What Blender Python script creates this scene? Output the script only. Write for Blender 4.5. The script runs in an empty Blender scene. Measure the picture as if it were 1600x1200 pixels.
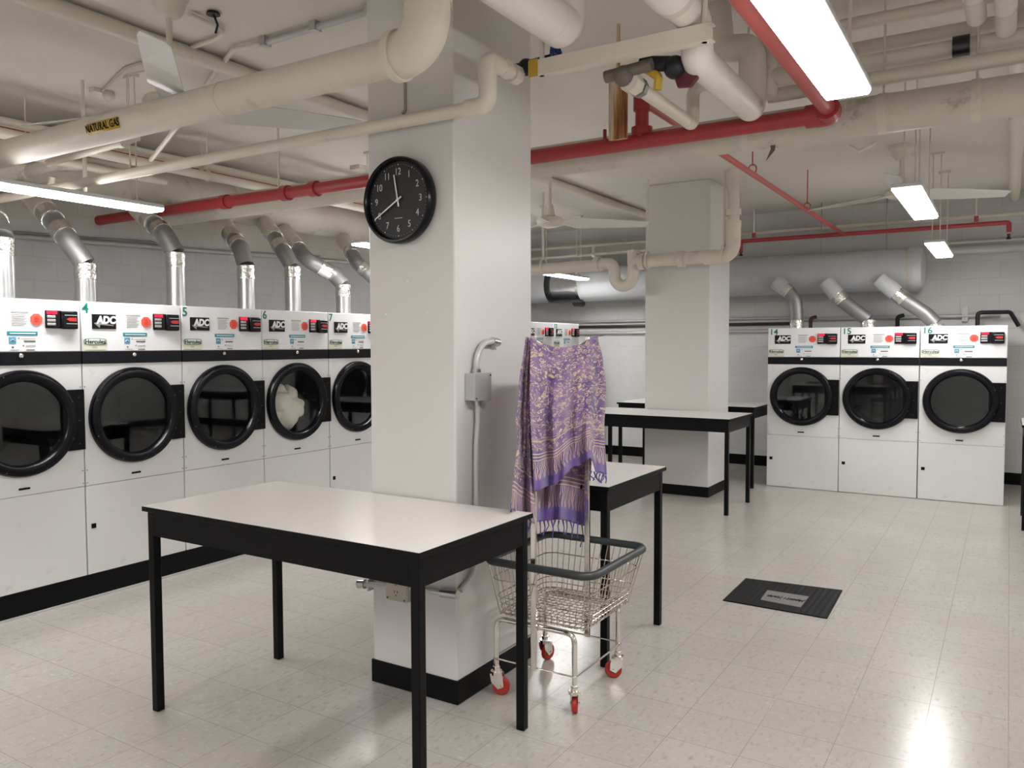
import bpy, math, random
from mathutils import Vector, Matrix, noise
random.seed(7)
C = bpy.context.scene.collection
PI = math.pi

# ------------------------------------------------------------------ camera
F = 1252.4
yaw, pit, rol = math.radians(31.788), math.radians(-2.771), math.radians(-0.180)
fw = Vector((-math.sin(yaw)*math.cos(pit), math.cos(yaw)*math.cos(pit), math.sin(pit)))
rt = Vector((math.cos(yaw), math.sin(yaw), 0))
up = rt.cross(fw)
R2 = math.cos(rol)*rt + math.sin(rol)*up
U2 = -math.sin(rol)*rt + math.cos(rol)*up
EYE = Vector((0, 0, 1.55))
cam_d = bpy.data.cameras.new('camera')
cam = bpy.data.objects.new('camera', cam_d)
C.objects.link(cam)
cam_d.sensor_width = 36
cam_d.lens = F/1600*36
cam_d.clip_start = 0.05
m = Matrix((R2, U2, -fw)).transposed().to_4x4()
m.translation = EYE
cam.matrix_world = m
bpy.context.scene.camera = cam

# ------------------------------------------------------------------ world and exposure
w = bpy.data.worlds.new('world')
bpy.context.scene.world = w
w.use_nodes = True
w.node_tree.nodes['Background'].inputs[0].default_value = (0.8, 0.82, 0.85, 1)
w.node_tree.nodes['Background'].inputs[1].default_value = 0.05
vs = bpy.context.scene.view_settings
vs.view_transform = 'Standard'
vs.look = 'None'
vs.gamma = 1
vs.use_curve_mapping = False
vs.exposure = 1.85
LAMP = 17.0          # emission strength of the ceiling tube lamps

# survey helpers: meet the sight line of a photo pixel with a plane of the room
def at(px, py, **k):
    d = R2*((px-800)/F) - U2*((py-600)/F) + fw
    (a, v), = k.items()
    i = 'xyz'.index(a)
    return EYE + d*((v-EYE[i])/d[i])

# ------------------------------------------------------------------ materials
def new_mat(name):
    mt = bpy.data.materials.new(name)
    mt.use_nodes = True
    return mt, mt.node_tree.nodes, mt.node_tree.links, mt.node_tree.nodes['Principled BSDF']

def mat(name, col, rough=0.5, metal=0.0, coat=0.0, var=0.0, vscale=6.0, bump=0.0, bscale=60.0, dirt=None, dirt_amt=0.0, dscale=5.0, spec=0.5):
    mt, n, l, b = new_mat(name)
    b.inputs['Roughness'].default_value = rough
    b.inputs['Metallic'].default_value = metal
    b.inputs['Coat Weight'].default_value = coat
    b.inputs['Coat Roughness'].default_value = 0.15
    b.inputs['Specular IOR Level'].default_value = spec
    tc = n.new('ShaderNodeTexCoord')
    src = None
    if var > 0 or dirt:
        ns = n.new('ShaderNodeTexNoise'); ns.inputs['Scale'].default_value = vscale; ns.inputs['Detail'].default_value = 5
        l.new(tc.outputs['Object'], ns.inputs['Vector'])
        mx = n.new('ShaderNodeMix'); mx.data_type = 'RGBA'
        mx.inputs['A'].default_value = (*[c*(1-var) for c in col], 1)
        mx.inputs['B'].default_value = (*[min(1, c*(1+var)) for c in col], 1)
        l.new(ns.outputs['Fac'], mx.inputs['Factor'])
        src = mx.outputs['Result']
        if dirt:
            n2 = n.new('ShaderNodeTexNoise'); n2.inputs['Scale'].default_value = dscale; n2.inputs['Detail'].default_value = 8
            n2.inputs['Roughness'].default_value = 0.7
            l.new(tc.outputs['Object'], n2.inputs['Vector'])
            rp = n.new('ShaderNodeMapRange'); rp.inputs['From Min'].default_value = 0.60; rp.inputs['From Max'].default_value = 0.72
            rp.inputs['To Max'].default_value = dirt_amt
            l.new(n2.outputs['Fac'], rp.inputs['Value'])
            m2 = n.new('ShaderNodeMix'); m2.data_type = 'RGBA'
            l.new(rp.outputs['Result'], m2.inputs['Factor']); l.new(src, m2.inputs['A'])
            m2.inputs['B'].default_value = (*dirt, 1)
            src = m2.outputs['Result']
        l.new(src, b.inputs['Base Color'])
    else:
        b.inputs['Base Color'].default_value = (*col, 1)
    if bump > 0:
        nb = n.new('ShaderNodeTexNoise'); nb.inputs['Scale'].default_value = bscale; nb.inputs['Detail'].default_value = 4
        l.new(tc.outputs['Object'], nb.inputs['Vector'])
        bp = n.new('ShaderNodeBump'); bp.inputs['Strength'].default_value = bump; bp.inputs['Distance'].default_value = 0.01
        l.new(nb.outputs['Fac'], bp.inputs['Height']); l.new(bp.outputs['Normal'], b.inputs['Normal'])
    return mt

def emit(name, col, s):
    mt, n, l, b = new_mat(name)
    b.inputs['Base Color'].default_value = (*col, 1)
    b.inputs['Emission Color'].default_value = (*col, 1)
    b.inputs['Emission Strength'].default_value = s
    return mt

M = {}
M['cream'] = mat('cream_pipe_paint', (0.65, 0.595, 0.515), 0.45, var=0.07, bump=0.15, bscale=30, dirt=(0.25, 0.2, 0.15), dirt_amt=0.35, dscale=4)
M['cream_dirty'] = mat('old_duct_paint', (0.60, 0.55, 0.48), 0.55, var=0.10, bump=0.5, bscale=14, dirt=(0.20, 0.15, 0.11), dirt_amt=0.8, dscale=4)
M['white_pipe'] = mat('white_pipe_jacket', (0.72, 0.68, 0.62), 0.4, var=0.05, bump=0.2, bscale=20, dirt=(0.3, 0.24, 0.18), dirt_amt=0.4, dscale=6)
M['red'] = mat('red_sprinkler_paint', (0.36, 0.035, 0.04), 0.38, var=0.15, bump=0.1)
M['red_light'] = mat('faded_red_paint', (0.42, 0.07, 0.06), 0.45, var=0.12)
M['galv'] = mat('galvanised_steel', (0.55, 0.56, 0.57), 0.28, 0.95, var=0.15, vscale=12)
M['galv_dull'] = mat('dull_galvanised_steel', (0.30, 0.30, 0.30), 0.5, 0.8, var=0.2, vscale=15)
M['foil'] = mat('crumpled_foil_tape', (0.72, 0.71, 0.68), 0.16, 1.0, bump=1.0, bscale=35)
M['duct_grey'] = mat('grey_insulated_duct', (0.45, 0.46, 0.475), 0.5, var=0.06, bump=0.4, bscale=22, dirt=(0.25, 0.25, 0.26), dirt_amt=0.4)
M['column'] = mat('glossy_column_paint', (0.66, 0.645, 0.63), 0.35, var=0.02, vscale=2, bump=0.05, bscale=40, spec=0.4)
M['black'] = mat('black_enamel', (0.0022, 0.0022, 0.003), 0.42, spec=0.15)
M['black_vinyl'] = mat('black_vinyl_base', (0.002, 0.002, 0.0026), 0.4, spec=0.15)
M['black_gloss'] = mat('black_glossy_plastic', (0.003, 0.003, 0.005), 0.22, spec=0.25)
M['black_band'] = mat('dark_trim_enamel', (0.006, 0.006, 0.009), 0.4, spec=0.2)
M['dryer_white'] = mat('white_appliance_enamel', (0.78, 0.785, 0.785), 0.35, var=0.015, vscale=3, dirt=(0.45, 0.43, 0.40), dirt_amt=0.3, dscale=7)
M['console_white'] = mat('console_white_enamel', (0.84, 0.85, 0.87), 0.3)
M['laminate'] = mat('white_laminate', (0.70, 0.665, 0.63), 0.22, var=0.02, vscale=3, coat=0.1)
M['drum'] = mat('dark_drum_steel', (0.035, 0.037, 0.04), 0.5, 0.6, var=0.2)
M['chrome'] = mat('polished_chrome', (0.80, 0.77, 0.73), 0.16, 1.0)
M['chrome_worn'] = mat('worn_chrome_wire', (0.62, 0.57, 0.51), 0.25, 1.0, var=0.2, vscale=30)
M['rim'] = mat('dark_grey_rim_plastic', (0.035, 0.042, 0.045), 0.45)
M['wheel'] = mat('red_polyurethane', (0.42, 0.025, 0.015), 0.35)
M['box_grey'] = mat('grey_box_paint', (0.46, 0.46, 0.455), 0.45, 0.2)
M['conduit'] = mat('conduit_paint', (0.55, 0.54, 0.52), 0.4, 0.2)
M['ivory'] = mat('ivory_plastic', (0.50, 0.46, 0.38), 0.4)
M['brass_dark'] = mat('dark_screw_metal', (0.06, 0.05, 0.04), 0.4, 0.6)
M['rust'] = mat('rusty_painted_steel', (0.52, 0.43, 0.32), 0.6, var=0.1, bump=0.5, bscale=20, dirt=(0.33, 0.11, 0.02), dirt_amt=0.95, dscale=9)
M['yellow'] = mat('yellow_label_vinyl', (0.50, 0.32, 0.03), 0.5, var=0.1)
M['teal'] = mat('teal_print', (0.02, 0.26, 0.33), 0.5)
M['green'] = mat('green_lettering_vinyl', (0.0, 0.20, 0.16), 0.5)
M['icon'] = mat('blue_icon_print', (0.12, 0.34, 0.50), 0.5)
M['orange'] = mat('red_orange_sticker', (0.85, 0.11, 0.07), 0.5)
M['ink'] = mat('dark_grey_print', (0.14, 0.14, 0.15), 0.6)
M['ink_light'] = mat('pale_grey_print', (0.42, 0.42, 0.43), 0.6)
M['white_print'] = mat('white_print', (0.85, 0.85, 0.85), 0.5)
M['silver_print'] = mat('silver_print', (0.30, 0.30, 0.29), 0.5)
M['sticker_cream'] = mat('aged_cream_sticker', (0.74, 0.74, 0.60), 0.5)
M['dark_green_print'] = mat('dark_green_print', (0.02, 0.12, 0.07), 0.5)
M['pale_green'] = mat('pale_green_print', (0.74, 0.82, 0.72), 0.5)
M['button'] = mat('grey_key_plastic', (0.40, 0.39, 0.38), 0.4)
M['red_led'] = emit('red_led_display', (0.85, 0.005, 0.03), 0.55)
M['red_arrow'] = mat('red_arrow_plastic', (0.60, 0.03, 0.03), 0.4)
M['blue'] = mat('blue_valve_paint', (0.01, 0.03, 0.16), 0.35)
M['iron'] = mat('dark_cast_iron', (0.02, 0.02, 0.025), 0.5, 0.4, bump=0.3)
M['iron_grey'] = mat('weathered_cast_iron', (0.16, 0.14, 0.12), 0.6, 0.4, bump=0.4)
M['dark_red'] = mat('dark_red_handle', (0.09, 0.01, 0.02), 0.4)
M['blade'] = mat('pale_fan_enamel', (0.62, 0.62, 0.60), 0.3)
M['fan_cream'] = mat('cream_fan_enamel', (0.62, 0.58, 0.50), 0.4)
M['clock_face'] = mat('black_clock_face', (0.006, 0.006, 0.008), 0.4)
M['clock_white'] = mat('clock_white_print', (0.55, 0.55, 0.55), 0.5)
M['fixture'] = mat('lamp_housing_enamel', (0.60, 0.61, 0.62), 0.4)
M['tube'] = emit('lit_lamp_diffuser', (1.0, 0.985, 0.965), LAMP)
M['laundry'] = mat('cream_cotton', (0.92, 0.87, 0.74), 0.9, var=0.04, bump=0.3, bscale=25)
M['mat_rubber'] = None
M['strap'] = mat('steel_strap', (0.35, 0.33, 0.30), 0.5, 0.5, var=0.2)
M['black_foil'] = mat('black_tape', (0.015, 0.015, 0.017), 0.3)

def rust_mat():
    mt, n, l, b = new_mat('rust_streaked_paint')
    tc = n.new('ShaderNodeTexCoord'); mp = n.new('ShaderNodeMapping'); mp.inputs['Scale'].default_value = (26, 26, 2.2)
    l.new(tc.outputs['Object'], mp.inputs['Vector'])
    ns = n.new('ShaderNodeTexNoise'); ns.inputs['Scale'].default_value = 1.0; ns.inputs['Detail'].default_value = 5; l.new(mp.outputs[0], ns.inputs['Vector'])
    cr = n.new('ShaderNodeValToRGB'); e = cr.color_ramp.elements
    e[0].position = 0.40; e[0].color = (0.58, 0.50, 0.40, 1); e[1].position = 0.66; e[1].color = (0.16, 0.04, 0.01, 1)
    k = e.new(0.52); k.color = (0.42, 0.19, 0.05, 1)
    l.new(ns.outputs['Fac'], cr.inputs[0]); l.new(cr.outputs[0], b.inputs['Base Color']); b.inputs['Roughness'].default_value = 0.65
    return mt
M['rust_streak'] = rust_mat()

def glass_mat():
    mt = bpy.data.materials.new('dryer_window_glass'); mt.use_nodes = True
    n, l = mt.node_tree.nodes, mt.node_tree.links
    n.clear()
    o = n.new('ShaderNodeOutputMaterial'); mx = n.new('ShaderNodeMixShader'); lw = n.new('ShaderNodeLayerWeight'); lw.inputs['Blend'].default_value = 0.5
    pw = n.new('ShaderNodeMath'); pw.operation = 'POWER'; pw.inputs[1].default_value = 4.0
    fr = n.new('ShaderNodeMath'); fr.operation = 'MULTIPLY_ADD'; fr.inputs[1].default_value = 0.9; fr.inputs[2].default_value = 0.035
    l.new(lw.outputs['Facing'], pw.inputs[0]); l.new(pw.outputs[0], fr.inputs[0])
    t = n.new('ShaderNodeBsdfTransparent'); t.inputs['Color'].default_value = (0.94, 0.95, 0.95, 1)
    g = n.new('ShaderNodeBsdfGlossy'); g.inputs['Roughness'].default_value = 0.03; g.inputs['Color'].default_value = (0.9, 0.92, 0.92, 1)
    l.new(fr.outputs[0], mx.inputs[0]); l.new(t.outputs[0], mx.inputs[1]); l.new(g.outputs[0], mx.inputs[2]); l.new(mx.outputs[0], o.inputs[0])
    return mt
M['glass'] = glass_mat()

def floor_mat():
    mt, n, l, b = new_mat('vinyl_floor_tiles')
    tc = n.new('ShaderNodeTexCoord')
    mp = n.new('ShaderNodeMapping'); mp.inputs['Location'].default_value = (0.0, 0.0, 0)
    l.new(tc.outputs['Object'], mp.inputs['Vector'])
    br = n.new('ShaderNodeTexBrick'); br.offset = 0; br.squash = 1
    for k, v in (('Scale', 1.0), ('Mortar Size', 0.0016), ('Mortar Smooth', 0.3), ('Brick Width', 0.288), ('Row Height', 0.288), ('Bias', 0.0)):
        br.inputs[k].default_value = v
    br.inputs['Color1'].default_value = (0.465, 0.438, 0.405, 1)
    br.inputs['Color2'].default_value = (0.442, 0.417, 0.388, 1)
    br.inputs['Mortar'].default_value = (0.27, 0.245, 0.215, 1)
    l.new(mp.outputs[0], br.inputs['Vector'])
    # streaky flecks
    def flecks(scale, stretch, lo, hi, col, src):
        m3 = n.new('ShaderNodeMapping'); m3.inputs['Scale'].default_value = stretch
        l.new(tc.outputs['Object'], m3.inputs['Vector'])
        ns = n.new('ShaderNodeTexNoise'); ns.inputs['Scale'].default_value = scale; ns.inputs['Detail'].default_value = 3
        l.new(m3.outputs[0], ns.inputs['Vector'])
        r = n.new('ShaderNodeMapRange'); r.inputs['From Min'].default_value = lo; r.inputs['From Max'].default_value = hi
        l.new(ns.outputs['Fac'], r.inputs['Value'])
        mx = n.new('ShaderNodeMix'); mx.data_type = 'RGBA'
        l.new(r.outputs[0], mx.inputs['Factor']); l.new(src, mx.inputs['A']); mx.inputs['B'].default_value = (*col, 1)
        return mx.outputs['Result']
    s = flecks(60, (1, 0.35, 1), 0.56, 0.80, (0.34, 0.30, 0.255), br.outputs['Color'])
    s = flecks(75, (0.35, 1, 1), 0.58, 0.82, (0.60, 0.57, 0.53), s)
    s = flecks(1.3, (1, 1, 1), 0.30, 1.30, (0.38, 0.34, 0.30), s)
    l.new(s, b.inputs['Base Color'])
    nr = n.new('ShaderNodeTexNoise'); nr.inputs['Scale'].default_value = 3; nr.inputs['Detail'].default_value = 6
    l.new(tc.outputs['Object'], nr.inputs['Vector'])
    rr = n.new('ShaderNodeMapRange'); rr.inputs['To Min'].default_value = 0.15; rr.inputs['To Max'].default_value = 0.27
    l.new(nr.outputs['Fac'], rr.inputs['Value']); l.new(rr.outputs[0], b.inputs['Roughness'])
    bp = n.new('ShaderNodeBump'); bp.inputs['Strength'].default_value = 0.25; bp.inputs['Distance'].default_value = 0.002; bp.invert = True
    l.new(br.outputs['Fac'], bp.inputs['Height'])
    n5 = n.new('ShaderNodeTexNoise'); n5.inputs['Scale'].default_value = 9; n5.inputs['Detail'].default_value = 2
    l.new(tc.outputs['Object'], n5.inputs['Vector'])
    b2 = n.new('ShaderNodeBump'); b2.inputs['Strength'].default_value = 0.04; b2.inputs['Distance'].default_value = 0.01
    l.new(n5.outputs['Fac'], b2.inputs['Height']); l.new(bp.outputs[0], b2.inputs['Normal'])
    l.new(b2.outputs[0], b.inputs['Normal'])
    b.inputs['Specular IOR Level'].default_value = 0.5
    return mt

def wall_mat(name, low, high, split, axis):
    """painted concrete block wall, one tone below the split height and another above"""
    mt, n, l, b = new_mat(name)
    tc = n.new('ShaderNodeTexCoord')
    sp = n.new('ShaderNodeSeparateXYZ'); l.new(tc.outputs['Object'], sp.inputs[0])
    cb = n.new('ShaderNodeCombineXYZ'); l.new(sp.outputs[axis], cb.inputs[0]); l.new(sp.outputs[2], cb.inputs[1])
    br = n.new('ShaderNodeTexBrick'); br.offset = 0.5
    for k, v in (('Scale', 1.0), ('Mortar Size', 0.006), ('Mortar Smooth', 1.0), ('Brick Width', 0.38), ('Row Height', 0.19)):
        br.inputs[k].default_value = v
    br.inputs['Color1'].default_value = (1, 1, 1, 1); br.inputs['Color2'].default_value = (0.97, 0.97, 0.97, 1); br.inputs['Mortar'].default_value = (0.9, 0.9, 0.9, 1)
    l.new(cb.outputs[0], br.inputs['Vector'])
    mr = n.new('ShaderNodeMapRange'); mr.inputs['From Min'].default_value = split-0.02; mr.inputs['From Max'].default_value = split+0.02
    l.new(sp.outputs[2], mr.inputs['Value'])
    mx = n.new('ShaderNodeMix'); mx.data_type = 'RGBA'
    mx.inputs['A'].default_value = (*low, 1); mx.inputs['B'].default_value = (*high, 1)
    l.new(mr.outputs[0], mx.inputs['Factor'])
    ns = n.new('ShaderNodeTexNoise'); ns.inputs['Scale'].default_value = 2.5; ns.inputs['Detail'].default_value = 8
    l.new(tc.outputs['Object'], ns.inputs['Vector'])
    r2 = n.new('ShaderNodeMapRange'); r2.inputs['To Min'].default_value = 0.88; r2.inputs['To Max'].default_value = 1.08
    l.new(ns.outputs['Fac'], r2.inputs['Value'])
    mu = n.new('ShaderNodeMix'); mu.data_type = 'RGBA'; mu.blend_type = 'MULTIPLY'; mu.inputs['Factor'].default_value = 1
    l.new(mx.outputs['Result'], mu.inputs['A']); l.new(br.outputs['Color'], mu.inputs['B'])
    m3 = n.new('ShaderNodeMix'); m3.data_type = 'RGBA'; m3.blend_type = 'MULTIPLY'; m3.inputs['Factor'].default_value = 1
    l.new(mu.outputs['Result'], m3.inputs['A']); l.new(r2.outputs[0], m3.inputs['B'])
    l.new(m3.outputs['Result'], b.inputs['Base Color'])
    bp = n.new('ShaderNodeBump'); bp.inputs['Strength'].default_value = 0.3; bp.inputs['Distance'].default_value = 0.005; bp.invert = True
    l.new(br.outputs['Fac'], bp.inputs['Height'])
    nb = n.new('ShaderNodeTexNoise'); nb.inputs['Scale'].default_value = 50
    l.new(tc.outputs['Object'], nb.inputs['Vector'])
    b2 = n.new('ShaderNodeBump'); b2.inputs['Strength'].default_value = 0.15; b2.inputs['Distance'].default_value = 0.005
    l.new(nb.outputs['Fac'], b2.inputs['Height']); l.new(bp.outputs[0], b2.inputs['Normal']); l.new(b2.outputs[0], b.inputs['Normal'])
    b.inputs['Roughness'].default_value = 0.5
    return mt

M['ceiling'] = mat('old_ceiling_paint', (0.66, 0.62, 0.565), 0.55, var=0.09, vscale=1.2, bump=0.25, bscale=12, dirt=(0.30, 0.25, 0.19), dirt_amt=0.35, dscale=1.6)

def mat_scarf():
    mt, n, l, b = new_mat('purple_scarf_print')
    uv = n.new('ShaderNodeUVMap'); uv.uv_map = 'UVMap'
    sp = n.new('ShaderNodeSeparateXYZ'); l.new(uv.outputs[0], sp.inputs[0])
    def mr(inp, a, b_, lo=0.0, hi=1.0):
        r = n.new('ShaderNodeMapRange'); r.inputs['From Min'].default_value = a; r.inputs['From Max'].default_value = b_
        r.inputs['To Min'].default_value = lo; r.inputs['To Max'].default_value = hi
        l.new(inp, r.inputs['Value']); return r.outputs[0]
    def math_(op, a, b_=None):
        q = n.new('ShaderNodeMath'); q.operation = op
        for i, v in enumerate((a, b_)):
            if v is None: continue
            if isinstance(v, (int, float)): q.inputs[i].default_value = v
            else: l.new(v, q.inputs[i])
        return q.outputs[0]
    # curling gold vines: rings in warped cells
    ns = n.new('ShaderNodeTexNoise'); ns.inputs['Scale'].default_value = 14; ns.inputs['Detail'].default_value = 2
    l.new(uv.outputs[0], ns.inputs['Vector'])
    va = n.new('ShaderNodeVectorMath'); va.operation = 'SCALE'; va.inputs['Scale'].default_value = 0.09
    l.new(ns.outputs['Color'], va.inputs[0])
    vb = n.new('ShaderNodeVectorMath'); vb.operation = 'ADD'; l.new(uv.outputs[0], vb.inputs[0]); l.new(va.outputs[0], vb.inputs[1])
    vo = n.new('ShaderNodeTexVoronoi'); vo.inputs['Scale'].default_value = 34; l.new(vb.outputs[0], vo.inputs['Vector'])
    ring = math_('ABSOLUTE', math_('SUBTRACT', vo.outputs['Distance'], 0.36))
    ringm = mr(ring, 0.045, 0.10, 1, 0)
    n2 = n.new('ShaderNodeTexNoise'); n2.inputs['Scale'].default_value = 46; n2.inputs['Detail'].default_value = 1
    l.new(vb.outputs[0], n2.inputs['Vector'])
    gate = mr(n2.outputs['Fac'], 0.36, 0.48)
    curl = math_('MULTIPLY', ringm, gate)
    v2 = n.new('ShaderNodeTexVoronoi'); v2.inputs['Scale'].default_value = 55
    vo2 = n.new('ShaderNodeVectorMath'); vo2.operation = 'ADD'; l.new(vb.outputs[0], vo2.inputs[0]); vo2.inputs[1].default_value = (3.3, 1.7, 0)
    l.new(vo2.outputs[0], v2.inputs['Vector'])
    r2_ = mr(math_('ABSOLUTE', math_('SUBTRACT', v2.outputs['Distance'], 0.30)), 0.05, 0.12, 1, 0)
    g2 = n.new('ShaderNodeTexNoise'); g2.inputs['Scale'].default_value = 60; l.new(vo2.outputs[0], g2.inputs['Vector'])
    c2 = math_('MULTIPLY', math_('MULTIPLY', r2_, mr(g2.outputs['Fac'], 0.45, 0.55)), 0.75)
    curl = math_('MAXIMUM', curl, c2)
    # border: v above 0.74 is stripes then hanging loops, last stretch is plain
    v = sp.outputs[1]
    st = mr(math_('ABSOLUTE', math_('SUBTRACT', math_('FRACT', math_('MULTIPLY', v, 48)), 0.5)), 0.12, 0.2, 1, 0)
    in_st1 = math_('MULTIPLY', mr(v, 0.655, 0.66), mr(v, 0.685, 0.69, 1, 0))
    in_st2 = math_('MULTIPLY', mr(v, 0.745, 0.75), mr(v, 0.805, 0.81, 1, 0))
    stripes = math_('MULTIPLY', st, math_('MAXIMUM', in_st1, in_st2))
    u = sp.outputs[0]
    wob = math_('ADD', math_('MULTIPLY', u, 42), math_('MULTIPLY', ns.outputs['Fac'], 1.6))
    saw = math_('ABSOLUTE', math_('SUBTRACT', math_('FRACT', wob), 0.5))
    wid = mr(v, 0.81, 0.93, 0.30, 0.10)
    loops = mr(math_('ABSOLUTE', math_('SUBTRACT', saw, wid)), 0.04, 0.09, 1, 0)
    in_l = math_('MULTIPLY', mr(v, 0.805, 0.815), mr(v, 0.92, 0.935, 1, 0))
    loops = math_('MULTIPLY', loops, in_l)
    body = mr(v, 0.735, 0.745, 1, 0)
    gold = math_('MAXIMUM', math_('MAXIMUM', math_('MULTIPLY', curl, body), stripes), loops)
    n3 = n.new('ShaderNodeTexNoise'); n3.inputs['Scale'].default_value = 7; n3.inputs['Detail'].default_value = 5
    l.new(uv.outputs[0], n3.inputs['Vector'])
    base = n.new('ShaderNodeMix'); base.data_type = 'RGBA'
    base.inputs['A'].default_value = (0.085, 0.045, 0.19, 1); base.inputs['B'].default_value = (0.25, 0.15, 0.29, 1)
    l.new(mr(n3.outputs['Fac'], 0.35, 0.65), base.inputs['Factor'])
    bl = n.new('ShaderNodeMix'); bl.data_type = 'RGBA'
    l.new(mr(v, 0.90, 0.94), bl.inputs['Factor']); l.new(base.outputs['Result'], bl.inputs['A']); bl.inputs['B'].default_value = (0.13, 0.075, 0.29, 1)
    mx = n.new('ShaderNodeMix'); mx.data_type = 'RGBA'
    l.new(gold, mx.inputs['Factor']); l.new(bl.outputs['Result'], mx.inputs['A']); mx.inputs['B'].default_value = (0.62, 0.47, 0.29, 1)
    l.new(mx.outputs['Result'], b.inputs['Base Color'])
    b.inputs['Roughness'].default_value = 0.75
    b.inputs['Sheen Weight'].default_value = 0.2
    return mt
M['scarf'] = mat_scarf()
M['tassel'] = mat('purple_tassel_yarn', (0.12, 0.07, 0.27), 0.8)

def mat_rubber():
    mt, n, l, b = new_mat('ribbed_black_rubber')
    tc = n.new('ShaderNodeTexCoord')
    wv = n.new('ShaderNodeTexWave'); wv.inputs['Scale'].default_value = 9; wv.bands_direction = 'X'
    l.new(tc.outputs['Object'], wv.inputs['Vector'])
    bp = n.new('ShaderNodeBump'); bp.inputs['Strength'].default_value = 0.35; bp.inputs['Distance'].default_value = 0.004
    l.new(wv.outputs['Fac'], bp.inputs['Height']); l.new(bp.outputs[0], b.inputs['Normal'])
    b.inputs['Base Color'].default_value = (0.005, 0.005, 0.006, 1); b.inputs['Roughness'].default_value = 0.6; b.inputs['Specular IOR Level'].default_value = 0.2
    return mt
M['mat_rubber'] = mat_rubber()

# ------------------------------------------------------------------ mesh helpers
class MB:
    def __init__(s): s.v = []; s.f = []; s.uv = None
    def add(s, vs, fs):
        o = len(s.v); s.v += [Vector(p) for p in vs]; s.f += [tuple(i+o for i in f) for f in fs]; return s
    def box(s, a, b):
        x0, y0, z0 = a; x1, y1, z1 = b
        x0, x1 = min(x0, x1), max(x0, x1); y0, y1 = min(y0, y1), max(y0, y1); z0, z1 = min(z0, z1), max(z0, z1)
        return s.add([(x0,y0,z0),(x1,y0,z0),(x1,y1,z0),(x0,y1,z0),(x0,y0,z1),(x1,y0,z1),(x1,y1,z1),(x0,y1,z1)],
                     [(0,3,2,1),(4,5,6,7),(0,1,5,4),(1,2,6,5),(2,3,7,6),(3,0,4,7)])
    def tube(s, pts, r, n=16, bend=0.0, cap=True, seg=8, closed=False):
        pts = [Vector(p) for p in pts]
        rs = list(r) if isinstance(r, (list, tuple)) else None
        if bend > 0 and len(pts) > 2:
            q = []; K = len(pts)
            for i in range(K):
                if not closed and i in (0, K-1): q.append(pts[i]); continue
                p = pts[i]; a = pts[i-1]-p; b = pts[(i+1) % K]-p
                la, lb = a.length, b.length
                ang = a.angle(b, PI)
                if ang > PI-0.03: q.append(p); continue
                tl = min(bend/math.tan(ang/2), la*0.48, lb*0.48)
                a0 = p+a.normalized()*tl; b0 = p+b.normalized()*tl
                for k in range(seg+1):
                    t = k/seg
                    q.append(a0*(1-t)**2 + p*2*t*(1-t) + b0*t*t)
            pts = q; rs = None if rs is None else [rs[0]]*len(pts)
        K = len(pts)
        tg = []
        for i in range(K):
            if closed: d = pts[(i+1) % K]-pts[i-1]
            else: d = pts[min(i+1, K-1)]-pts[max(i-1, 0)]
            tg.append(d.normalized())
        ref = Vector((0, 0, 1)) if abs(tg[0].z) < 0.9 else Vector((1, 0, 0))
        u = (ref - tg[0]*ref.dot(tg[0])).normalized()
        vs = []; 
        for i in range(K):
            u = (u - tg[i]*u.dot(tg[i])).normalized(); v = tg[i].cross(u)
            rr = rs[i] if rs else (r if not isinstance(r, (list, tuple)) else r[0])
            for k in range(n):
                a = 2*PI*k/n
                vs.append(pts[i]+(u*math.cos(a)+v*math.sin(a))*rr)
        fs = []
        for i in range(K if closed else K-1):
            j = (i+1) % K
            for k in range(n):
                fs.append((i*n+k, i*n+(k+1) % n, j*n+(k+1) % n, j*n+k))
        if cap and not closed:
            fs.append(tuple(range(n-1, -1, -1))); fs.append(tuple((K-1)*n+k for k in range(n)))
        return s.add(vs, fs)
    def lathe(s, prof, n=32, origin=(0,0,0), axis='z', cap=True):
        """prof: list of (radius, height) along the axis"""
        o = Vector(origin); vs = []
        for r, h in prof:
            for k in range(n):
                a = 2*PI*k/n; c, d = r*math.cos(a), r*math.sin(a)
                if axis == 'z': p = Vector((c, d, h))
                elif axis == 'y': p = Vector((c, h, -d))
                else: p = Vector((h, c, d))
                vs.append(o+p)
        K = len(prof); fs = []
        for i in range(K-1):
            for k in range(n):
                fs.append((i*n+k, i*n+(k+1) % n, (i+1)*n+(k+1) % n, (i+1)*n+k))
        if cap:
            fs.append(tuple(range(n-1, -1, -1))); fs.append(tuple((K-1)*n+k for k in range(n)))
        return s.add(vs, fs)
    def ball(s, c, r, n=16, sc=(1,1,1)):
        c = Vector(c)
        rings = n//2; vs = []; fs = []
        for i in range(1, rings):
            th = PI*i/rings
            for k in range(n):
                a = 2*PI*k/n
                vs.append(c+Vector((math.sin(th)*math.cos(a)*r*sc[0], math.sin(th)*math.sin(a)*r*sc[1], math.cos(th)*r*sc[2])))
        t = len(vs); vs.append(c+Vector((0,0,r*sc[2]))); b = len(vs); vs.append(c-Vector((0,0,r*sc[2])))
        for i in range(rings-2):
            for k in range(n): fs.append((i*n+k, (i+1)*n+k, (i+1)*n+(k+1) % n, i*n+(k+1) % n))
        for k in range(n):
            fs.append((t, k, (k+1) % n)); fs.append((b, (rings-2)*n+(k+1) % n, (rings-2)*n+k))
        return s.add(vs, fs)
    def prism(s, pts, d):
        """extrude a planar polygon by vector d"""
        pts = [Vector(p) for p in pts]; d = Vector(d); n = len(pts)
        fs = [tuple(range(n-1, -1, -1)), tuple(range(n, 2*n))]
        fs += [(i, (i+1) % n, n+(i+1) % n, n+i) for i in range(n)]
        return s.add(pts+[p+d for p in pts], fs)

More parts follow.
